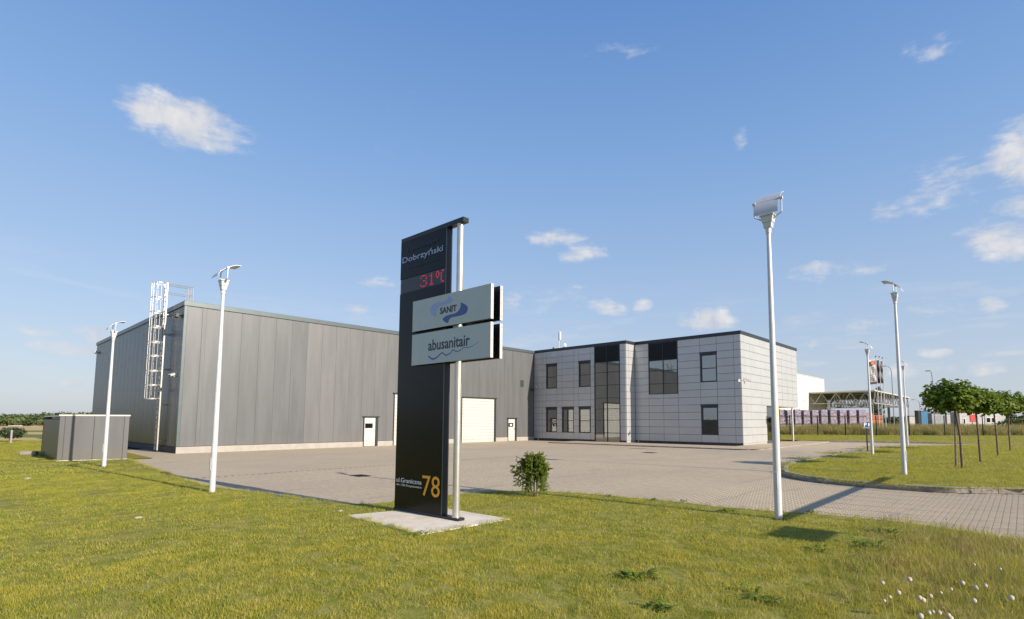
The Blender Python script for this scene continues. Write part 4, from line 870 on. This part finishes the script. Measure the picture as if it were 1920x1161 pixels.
# weeping spruce
def spruce():
    g = np.random.default_rng(5); t = thing('weeping_spruce', 'small weeping spruce tied to a stake at the lawn edge', 'conifer', (9.19, 8.53, 0))
    part('trunk', MB().path([(0, 0, 0), (.015, .02, .4), (-.02, 0, .8)], [.02, .018, .012], 8), M['trunk'], t); part('stake', MB().tube((.05, -.05, 0), (.01, -.03, .62), .014, n=6), M['stake'], t)
    tw_ = MB(); PP, NN, SS = [], [], []
    def needles(a, b, k, r):
        d = b - a; L = np.linalg.norm(d); d = d / (L + 1e-9); tt = g.uniform(0, 1, k)[:, None]; n_ = g.normal(size=(k, 3)); n_ -= (n_ @ d)[:, None] * d; n_ /= np.linalg.norm(n_, axis=1)[:, None]
        base = a + (b - a) * tt; dirv = n_ * .8 + d * .6; dirv /= np.linalg.norm(dirv, axis=1)[:, None]; tip = base + dirv * r; w_ = np.cross(dirv, g.normal(size=(k, 3))); w_ /= np.linalg.norm(w_, axis=1)[:, None]; w_ *= .0042
        PP.append(np.stack([base - w_, base + w_, tip + w_ * .5, tip - w_ * .5], 1).reshape(-1, 3))
    for i in range(100):
        a = g.uniform(0, 2 * np.pi); top = np.array([-.02 + .05 * np.cos(a), .05 * np.sin(a), g.uniform(.66, .90)]); lump = .75 + .3 * math.sin(a * 3 + 1) + .15 * math.sin(a * 7); out = g.uniform(.08, .36) * lump; drop = g.uniform(.05, .95) * (1.1 - .25 * lump) 
        d = np.array([np.cos(a), np.sin(a), 0]); pts = [top, top + d * out * .55 + np.array([0, 0, .07]), top + d * out + np.array([0, 0, -.05 - drop * .25]), top + d * (out * 1.03) + np.array([0, 0, -drop * .8])]
        pts[3][2] = max(pts[3][2], .10)
        for p_, q_ in zip(pts[:-1], pts[1:]):
            tw_.tube(p_, q_, .004, .003, 4, False); needles(p_, q_, 40, .024)
            for s in range(4):
                u = g.uniform(.1, 1); o_ = p_ + (q_ - p_) * u; dv = (q_ - p_) / np.linalg.norm(q_ - p_) * .35 + g.normal(size=3) * .5 + d * .6 + np.array([0, 0, .05]); dv /= np.linalg.norm(dv); e_ = o_ + dv * g.uniform(.07, .16); needles(o_, e_, 70, .021)
    arm = [np.array([0, 0, .78]), np.array([-.13, .2, .84]), np.array([-.27, .33, .93])]  # stray branch at upper left
    for p_, q_ in zip(arm[:-1], arm[1:]): tw_.tube(p_, q_, .006, .004, 5); needles(p_, q_, 90, .02)
    needles(arm[1], arm[1] + np.array([-.05, .05, -.12]), 50, .018); needles(arm[2] * .9 + arm[1] * .1, arm[2] + np.array([0, .0, -.12]), 40, .018)
    part('branches', tw_, M['trunk'], t); P = np.concatenate(PP); ob('needles', soup('needles', P, 4, M['spruce'], g.uniform(0, 1, len(P) // 4) ** 2), t, kind='stuff')
spruce()
# broadleaf weeds in the lawn
WD = [((11.05, 3.15), .16, 'bright green leafy weed at the foot of the nearest lamp post'), ((7.9, 2.2), .20, 'broad leafy weed in the right lawn below the square shadow'), ((8.62, 1.77), .26, 'wide dark dock plant in the lawn right of the square shadow'), ((10.2, 4.4), .17, 'dark weed left of the nearest lamp post foot'),
      ((7.5, 1.5), .14, 'pale weed in the right lawn among dry stems'), ((9.9, 1.72), .2, 'leafy weed before the dry grass at the paving edge'), ((5.41, 2.0), .2, 'leafy weed at the bottom edge of the lawn'), ((4.93, 6.98), .15, 'small weed growing at the front corner of the concrete slab'),
      ((10.5, 6.2), .14, 'tall weed on the lawn edge right of the spruce'), ((10.3, 7.25), .12, 'small dark weed at the lawn edge nearest the spruce'), ((4.56, 2.6), .16, 'leafy rosette near the bottom edge of the lawn'), ((5.2, 3.3), .24, 'spreading dark weed patch in the lawn foreground'), ((10.75, 5.6), .12, 'weed with upright leaves at the paving edge')]
for i, ((x, y), s, lb) in enumerate(WD):
    g = np.random.default_rng(300 + i); t = thing('broadleaf_weed', lb, 'weed', (x, y, .025)); mb = MB()
    for k in range(34):
        a = g.uniform(0, 6.28); L = s * g.uniform(.3, .85); up = g.uniform(.1, .55); wv = L * g.uniform(.10, .2); dx, dy = math.cos(a), math.sin(a); nx, ny = -dy, dx; bx, by = g.normal(0, .38, 2) * s
        P_ = [(0, .15, 0), (.35, 1, .8), (.7, .9, 1), (1, .1, .75)]; vs = []
        for f_, ww, zz_ in P_: vs += [(bx + dx * L * f_ + nx * wv * ww, by + dy * L * f_ + ny * wv * ww, L * up * zz_), (bx + dx * L * f_ - nx * wv * ww, by + dy * L * f_ - ny * wv * ww, L * up * zz_)]
        mb.add(vs, [(0, 1, 3, 2), (2, 3, 5, 4), (4, 5, 7, 6)])
    part('leaves', mb, M['weed'], t)
# dandelion clocks
DL = [(6.05, 1.1), (6.25, .91), (5.9, .95), (5.61, .97), (5.37, .97), (5.98, .72), (5.7, .74), (5.67, .76), (6.16, .66), (6.24, .59), (6.45, .52), (6.57, .43), (6.58, .36), (7.31, .27), (7.6, .5), (5.97, .41), (6.19, .17), (5.52, .61), (5.41, .64), (5.28, .65), (5.43, .53), (5.22, .7), (5.32, .53), (10.81, 1.02)]
def clock():
    g = np.random.default_rng(9); n = 230; d = g.normal(size=(n, 3)); d /= np.linalg.norm(d, axis=1)[:, None]; P = []
    tip = d * .02; a = np.cross(d, g.normal(size=(n, 3))); a /= np.linalg.norm(a, axis=1)[:, None]; b = np.cross(d, a)
    w1 = .0052
    q1 = np.stack([tip - a * w1, tip - b * w1, tip + a * w1, tip + b * w1], 1).reshape(-1, 3); st_ = np.stack([d * .002 - a * .0003, d * .002 + a * .0003, tip + a * .0003, tip - a * .0003], 1).reshape(-1, 3)
    return soup('seed_head', np.concatenate([q1, st_]), 4, M['seed'])
ckm = clock(); stm = {}
rank = {i: k for k, i in enumerate(sorted(range(len(DL) - 1), key=lambda i: px_of(np.array([DL[i][0]]), np.array([DL[i][1]]), np.array([.2]))[0][0]))}
ORD = 'leftmost second third fourth fifth sixth seventh eighth ninth tenth eleventh twelfth thirteenth fourteenth fifteenth sixteenth seventeenth eighteenth nineteenth twentieth twenty-first twenty-second rightmost'.split()
for i, (x, y) in enumerate(DL):
    h = .20 + .03 * math.sin(i * 2.1); t = thing('dandelion_clock', (f'{ORD[rank[i]]} white dandelion seed head from the left in the lower right grass' if i < 23 else ''), 'dandelion', (x, y, .02), 'dandelion seed heads in the rough grass')
    if i == 23: t['label'] = 'lone white dandelion seed head in the dry grass at the paving edge'
    o = ob('seed_head', ckm, t, (0.01, 0, h)); o.scale = [.9 + .25 * math.sin(i * 1.3)] * 3; o.rotation_euler = (i, i * 2, 0)
    part('stalk', MB().path([(0, 0, 0), (.012, .006, h * .5), (.01, 0, h)], .0018, 4), M['stalk'], t)
for p_, s, lb in (((2.48, 11.81), .07, 'pale flat stone lying in the lawn left of the sign tower'), ((1.91, 22.03), .10, 'white stone in the lawn in front of the small enclosure'), ((5.2, 9.85), .06, 'small pale stone at the lawn corner beside the slab')):
    t = thing('pale_stone', lb, 'stone', (*p_, .03)); part('stone', MB().sphere((0, 0, .01), s * .65, 9, 6, (1.5, 1, .5)), M['stone'], t)
# ------------------------------------------------------------------ fence on the right
FB = [gp(px, 818.5) for px in (1320, 1375, 1430, 1482, 1534, 1586, 1644, 1706, 1772, 1844, 1925, 2010)]
fe = thing('mesh_fence', 'wire mesh fence with dark posts behind the mown verge', 'fence', (FB[0].x, FB[0].y, 0))
for q in FB: part('post', BX((q.x - FB[0].x - .05, q.y - FB[0].y - .05, 0), (q.x - FB[0].x + .05, q.y - FB[0].y + .05, 2.45)), M['post'], fe)
for a, b in zip(FB[:-1], FB[1:]):
    mb = MB(); A, B_ = a - Vector((FB[0].x, FB[0].y, 0)), b - Vector((FB[0].x, FB[0].y, 0)); A.z = B_.z = 0
    for z in (.2, .8, 1.4, 2.0, 2.35): mb.bar(A + Vector((0, 0, z)), B_ + Vector((0, 0, z)), .006, .006)
    for k in range(1, 20): q = A.lerp(B_, k / 20); mb.bar(q + Vector((0, 0, .1)), q + Vector((0, 0, 2.4)), .006, .006)
    part('mesh_panel', mb, M['post'], fe)
# ------------------------------------------------------------------ builders' yard behind the fence
def local_frame(o): return Vector((o.x, o.y, 0))
PX_ = [1464, 1477.6, 1492.7, 1509, 1525, 1542, 1559, 1577, 1595, 1613]
for i, px in enumerate(PX_):
    c = dp(px, 790, 80); c.z = 0; wd_ = (13.5 + .35 * i) / 1008 * 80 / 2
    t = thing('paver_pallet_stack', f'{["leftmost","second","third","fourth","fifth","sixth","seventh","eighth","ninth","tenth"][i]} plastic wrapped stack of pavers counted from the left of the row behind the fence', 'pallet stack', c, 'wrapped paver stacks', rz=math.atan2(RT.y, RT.x) + .12)
    g = random.Random(i)
    for k, (z0, z1, s) in enumerate(((0, .12, 1), (.12, 1.25, .98), (1.25, 1.33, 1), (1.33, 2.42, .97), (2.42, 2.5, 1), (2.5, 3.45 + g.uniform(-.05, .08), .95))):
        mb = BX((-wd_ * s, -.6 * s, z0), (wd_ * s, .6 * s, z1)); part('pallet' if k % 2 == 0 else 'wrapped_pack', mb, M['stake'] if k % 2 == 0 else M['wrap'], t, bevel=0 if k % 2 == 0 else .09)
c = dp(1627, 790, 81); c.z = 0; t = thing('paver_pallet_stack', 'pale end stack of pavers next to the orange packs', 'pallet stack', c, rz=math.atan2(RT.y, RT.x)); part('wrapped_pack', BX((-.5, -.5, 0), (.5, .5, 3.0)), M['wrapb'], t, bevel=.05)
for i, px in enumerate((1638.5, 1648)):
    c = dp(px, 790, 82); c.z = 0; t = thing('brick_pack_stack', ['left stack of orange brick packs behind the fence', 'right stack of orange brick packs behind the fence'][i], 'brick stack', c, rz=math.atan2(RT.y, RT.x))
    for k in range(4): part('brick_pack', BX((-.38, -.4, .1 + k * .68), (.38, .4, .68 + k * .68)), M['orange'], t, bevel=.02)
# white hall
HX0, HY = 130.4, 33.0
hl = thing('white_hall', 'large white hall with a gently sloping roofline behind the office', 'hall', (HX0, HY, 0))
bx = 0
for i in range(16): part('wall_panel', BX((-3.0 * (i + 1) + .04, 0, 0), (-3.0 * i - .04, .2, 11.0)), M['whitewall'], hl)
part('wall', BX((-48, .2, 0), (-.0, 40, 10.9)), M['whitewall'], hl); part('roof_edge', BX((-48.1, -.1, 11.0), (.1, 40, 11.15)), M['alu'], hl)
# canopy with trusses; long side along Y at X=120, right side along X
cn = thing('truss_canopy', 'open steel truss canopy roof on columns in front of the white hall', 'canopy', (119, 21.5, 0))
def truss(a, b, z1, z0, n, par):
    a, b = Vector(a), Vector(b); mb = MB(); A1, B1 = Vector((*a, z1)), Vector((*b, z1)); A0, B0 = Vector((*a, z0)), Vector((*b, z0))
    mb.bar(A1, B1, .14, .14); mb.bar(A0, B0, .14, .14)
    for k in range(n): p_, q_ = A0.lerp(B0, k / n), A0.lerp(B0, (k + 1) / n); m_ = A1.lerp(B1, (k + .5) / n); mb.bar(p_, m_, .10, .10); mb.bar(m_, q_, .10, .10)
    part('truss', mb, M['truss'], par)
for y in (0, 7, 14, 21, 28, 35): truss((0, y), (42, y), 7.5, 5.3, 14, cn)
for x in (0, 10.5, 21, 31.5, 42): truss((x, 0), (x, 42), 7.45, 5.35, 16, cn)
part('roof', BX((-.2, -.2, 7.58), (42.2, 42.2, 7.72)), M['roofd'], cn); part('fascia', BX((-.35, -.35, 7.55), (-.21, 42.2, 7.8)).box((-.21, -.35, 7.55), (42.2, -.21, 7.8)), M['alu'], cn)
for x, y in ((.6, 8), (.6, 28), (20, 4), (40, 4), (40, 20)): part('column', BX((x - .25, y - .25, 0), (x + .25, y + .25, 5.3)), M['truss'], cn)
# flags
for i, (px, py, dep, mt, lb) in enumerate(((1640, 669, 70, 'banner', 'white banner with an orange disc on the leftmost of three flagpoles'), (1646.5, 670, 73, 'bannerd', 'dark banner on the middle one of three flagpoles'), (1652.5, 672, 76, 'bannerg', 'grey banner on the rightmost of three flagpoles'))):
    tp = dp(px + 2, py, dep); bs = Vector((tp.x, tp.y, 0)); H_ = tp.z
    t = thing('flagpole', 'tall flagpole carrying a ' + lb.split(' on ')[0] + ', ' + ['leftmost', 'middle', 'rightmost'][i] + ' of three', 'flagpole', bs); part('pole', MB().tube((0, 0, 0), (0, 0, H_), .06, .04, 8), M['lampw'], t); part('finial', MB().sphere((0, 0, H_ + .05), .09, 8, 5), M['trim'], t); part('arm', MB().bar(SF(-.95, H_ - .35), SF(0, H_ - .3), .04, .04), M['galv'], t)
    b = thing('banner', 'tall ' + lb, 'banner', bs); wv = MB(); nn = 14; wdh = (.92, .38, .36)[i]
    z1, z0 = H_ - .42, H_ - 3.55
    for r_ in range(nn):
        for c_ in range(5):
            def Q(rr, cc): return SF(-.07 - wdh * cc / 5, z1 + (z0 - z1) * rr / nn, .06 * math.sin(rr * .9 + cc * .8) + .02 * cc)
            wv.add([Q(r_, c_), Q(r_, c_ + 1), Q(r_ + 1, c_ + 1), Q(r_ + 1, c_)], [(0, 1, 2, 3)])
    cloth = part('cloth', wv, M[mt], b, smooth=True)
    if i == 0:
        part('disc', MB().tube(SF(-.52, z1 - .42, -.13), SF(-.52, z1 - .42, -.12), .30, n=20), M['bannerd'], b); part('disc', MB().tube(SF(-.52, z1 - .42, -.145), SF(-.52, z1 - .42, -.132), .24, n=20), M['bannero'], b)
        def TFv(s, z, e=0): return SF(-.38 - z, z1 - 2.75 + s, e)
        text('BETONIT', 0, 1.9, 0, .30, M['bannerd'], b, e=-.13, bold=.03, frame=TFv)
        part('foot_strip', MB().add([SF(-.07, z0 + .3, -.12), SF(-.97, z0 + .22, -.12), SF(-.99, z0 - .1, -.12), SF(-.07, z0 + .02, -.12)], [(0, 1, 2, 3)]), M['bannerd'], b)
# road lamps far away
def road_lamp(px, py, dep, arm, lb, h2=.6):
    tp = dp(px, py, dep); t = thing('road_lamp', lb, 'street lamp', (tp.x, tp.y, 0), 'grey road lamps far behind the fence'); H_ = tp.z
    pts = [Vector((0, 0, 0)), Vector((0, 0, H_ - 1.0)), SF(arm * .2, H_ - .3), SF(arm * .55, H_), SF(arm, H_ + .05)]; part('pole', MB().path(pts, [.10, .07, .06, .05, .05], 6), M['lampgrey'], t); part('lamp_head', MB().bar(SF(arm, H_ + .05), SF(arm + (.6 if arm > 0 else -.6), H_ + .02), .3, .14), M['trim'], t)
road_lamp(1671, 687, 100, -1.1, 'grey curved road lamp right of the flagpoles'); road_lamp(1747, 696, 90, -.35, 'short curved road lamp above the nearest ball maple'); road_lamp(1724, 750, 140, -1.4, 'small far road lamp left of the nearest ball maple'); road_lamp(1702, 747, 150, -1.2, 'smallest road lamp between the lamp posts')
# far cabins
def cabin(px0, px1, ytop, dep, mt, name, lb, cat, wins=(), sign=None, dpt=2.5):
    a, b = dp(px0, 790, dep), dp(px1, 790, dep); top = dp((px0 + px1) / 2, ytop, dep).z; wd_ = (b - a).length
    t = thing(name, lb, cat, (a.x, a.y, 0)); part('wall', sbx(0, wd_, 0, top, 0, dpt), mt, t); part('roof', sbx(-.05, wd_ + .05, top, top + .12, -.05, dpt + .05), M['capg'], t)
    for i_ in range(1, int(wd_ / 2.4)): part('joint_strip', sbx(i_ * 2.4 - .04, i_ * 2.4 + .04, .1, top - .1, -.04, 0), M['capg'], t)
    for s0, s1, z0, z1 in wins: wn_ = part('window', sbx(s0, s1, z0, z1, -.05, 0), M['white'], t); part('pane', sbx(s0 + .12, s1 - .12, z0 + .12, z1 - .12, -.07, -.05), M['black'], wn_)
    if sign: part('red_sign', sbx(*sign, -.08, -.0), M['red'], t)
    return t
cabin(1728, 1740, 771.5, 100, M['contblue'], 'blue_cabin', 'blue portable cabin behind the fence left of the maples', 'cabin', dpt=1.2)
cabin(1722.5, 1727, 771, 100, M['trim'], 'dark_cabinet', 'dark narrow cabinet beside the blue cabin', 'cabinet', dpt=1)
cabin(1704, 1716, 781, 105, M['contl'], 'white_tank', 'pale low tank behind the fence between lamp post and blue cabin', 'tank', dpt=1.2)
cabin(1748, 1772, 776, 112, M['cont'], 'grey_container', 'grey container behind the trunk of the nearest maple, left one', 'container'); cabin(1776, 1798, 777, 112, M['contl'], 'grey_container', 'paler grey container behind the nearest maple, right one', 'container')
cabin(1800, 1886, 774, 105, M['contl'], 'site_office', 'long pale site office with a red sign and two small windows', 'cabin', wins=((5.1, 6.0, 1.5, 2.6), (6.1, 7.0, 1.5, 2.6), (.6, 1.1, 1.2, 2.4)), sign=(2.0, 3.15, 1.75, 3.1))
for i, (px, yt) in enumerate(((20, 797), (60, 798), (76, 797.5))):
    cabin(px - (4, 2, 2)[i], px + (4, 2, 2)[i], yt + .6, 155, (M['contl'], M['white'], M['redroof'])[i], 'field_shed', ['long pale shed below the woodland at far left', 'small white shed below the woodland', 'small red shed below the woodland next to the enclosure'][i], 'shed', dpt=3)
# ------------------------------------------------------------------ far trees
def crown_pts(g, c, rx, ry, rz, n, size):
    d = g.normal(size=(n, 3)); d /= np.linalg.norm(d, axis=1)[:, None]; r = g.uniform(.45, 1, n) ** .6; p = d * r[:, None] * np.array([rx, ry, rz]) * (1 + .18 * np.sin(d[:, :1] * 9 + c[0]) * np.cos(d[:, 1:2] * 8)) + np.array(c)
    nn = d + g.normal(size=(n, 3)) * .6; nn /= np.linalg.norm(nn, axis=1)[:, None]; return leaf_soup(p, nn, g.uniform(.6, 1.4, n) * size, g)
def far_mass(name, specs, mt, seed, dens=220, size=.55, kind='stuff'):
    g = np.random.default_rng(seed); A = np.concatenate([crown_pts(g, c, rx, ry, rz, int(dens * (rx * rz) ** .8 / 3 + 60), size) for c, rx, ry, rz in specs]); return ob(name, soup(name, A, 4, mt, g.uniform(0, 1, len(A) // 4) ** 2), kind=kind)
g = random.Random(3); sp = []
def topy(px):
    for (a, ya), (b, yb_) in zip(TL[:-1], TL[1:]):
        if a <= px <= b: return ya + (yb_ - ya) * (px - a) / (b - a)
    return TL[-1][1]
TL = [(-700, 778), (-300, 776), (-60, 782), (0, 782), (18, 777), (32, 776), (42, 780), (60, 776), (90, 774), (130, 774), (170, 774), (230, 776), (420, 780)]
for row in range(3):
    px = -650
    while px < 420:
        dep = 172 + row * 14 + g.uniform(-4, 4); zt = dp(px, topy(px) + (2 - row) * 5.5 + g.uniform(-1.5, 1.5), dep).z; r_ = g.uniform(2.2, 3.8); c = dp(px, 790, dep)
        sp.append(((c.x, c.y, max(.8, zt - r_ * .8)), r_ * 1.2, r_ * 1.1, r_ * .8)); sp.append(((c.x, c.y, .8), r_ * 1.2, r_, 1.3)); px += g.uniform(9, 17)
far_mass('woodland', sp, M['wood'], 21, 150, .75)
sp = []
for px in range(1400, 2700, 9):
    dep = 330 + g.uniform(-30, 30); c = dp(px, 790, dep); zt = dp(px, (784 if px < 1885 else 783) + g.uniform(-1.5, 2), dep).z; sp.append(((c.x, c.y, zt / 2), 5.5, 4, zt / 2 + .5))
far_mass('woodland', sp, M['dark'], 22, 60, 1.6)
def plant(name, lb, cat, px, dep, ztop, rx, zbot=.2, mt='dark', seed=1, n=900, size=.35):
    c = dp(px, 790, dep); t = thing(name, lb, cat, (c.x, c.y, 0)); gg = np.random.default_rng(seed); hc = (ztop - zbot) / 2
    k = 7; P = []
    for j in range(k):
        f_ = j / (k - 1); rr = rx * (.55 + .5 * math.sin(math.pi * min(1, f_ * .9 + .12))); P.append(crown_pts(gg, (gg.normal() * rx * .12, gg.normal() * rx * .12, zbot + (ztop - zbot) * (.08 + .84 * f_)), rr, rr, hc / k * 1.6, n // k, size))
    A = np.concatenate(P); ob('crown', soup('crown', A, 4, M[mt], gg.uniform(0, 1, len(A) // 4)), t, kind='stuff'); part('trunk', MB().path([(0, 0, 0), (0, 0, ztop * .6)], [.18, .08], 7), M['trunk'], t)
plant('poplar_tree', 'dark slender poplar behind the flagpoles', 'tree', 1650, 140, 10.6, 1.5, seed=1); plant('poplar_tree', 'dark poplar behind the canopy beside the white hall', 'tree', 1549, 185, 9.5, 1.4, seed=2)
plant('poplar_tree', 'tall dark tree showing left of the nearest maple crown', 'tree', 1752, 130, 9.5, 2.4, seed=3, n=1400); plant('poplar_tree', 'dark tree behind the farthest maple', 'tree', 1893, 130, 5.5, 1.8, seed=4); plant('poplar_tree', 'far dark tree behind the site office', 'tree', 1640, 150, 6.2, 1.6, seed=8)
plant('hedge_bush', 'broad green bush at the right edge behind the fence', 'bush', 1905, 84, 2.2, 3.2, zbot=.0, mt='wood', seed=5, n=1500, size=.28); plant('hedge_bush', 'second green bush at the right edge outside the frame', 'bush', 1960, 84, 2.4, 3.4, zbot=.0, mt='wood', seed=6, n=1500, size=.28)
# bush and post at far left
c = gp(18, 829.5); t = thing('field_bush', 'small dark bush at the far left edge of the lawn', 'bush', (c.x, c.y, 0)); gg = np.random.default_rng(31)
A = np.concatenate([crown_pts(gg, (gg.normal() * .35, gg.normal() * .35, .55 + gg.uniform(-.1, .3)), .45, .45, .42, 260, .11) for _ in range(5)]); ob('crown', soup('crown', A, 4, M['dark'], gg.uniform(0, 1, len(A) // 4)), t, kind='stuff'); part('stem', MB().tube((0, 0, -.05), (0, 0, .5), .04), M['trunk'], t)
c = gp(20, 832); t = thing('marker_post', 'thin grey post in front of the small bush at far left', 'post', (c.x, c.y, 0)); part('post', MB().tube((0, 0, 0), (0, 0, 1.0), .06, n=8), M['cont'], t); part('cap', MB().tube((0, 0, 1.0), (0, 0, 1.03), .065, n=8), M['capg'], t)
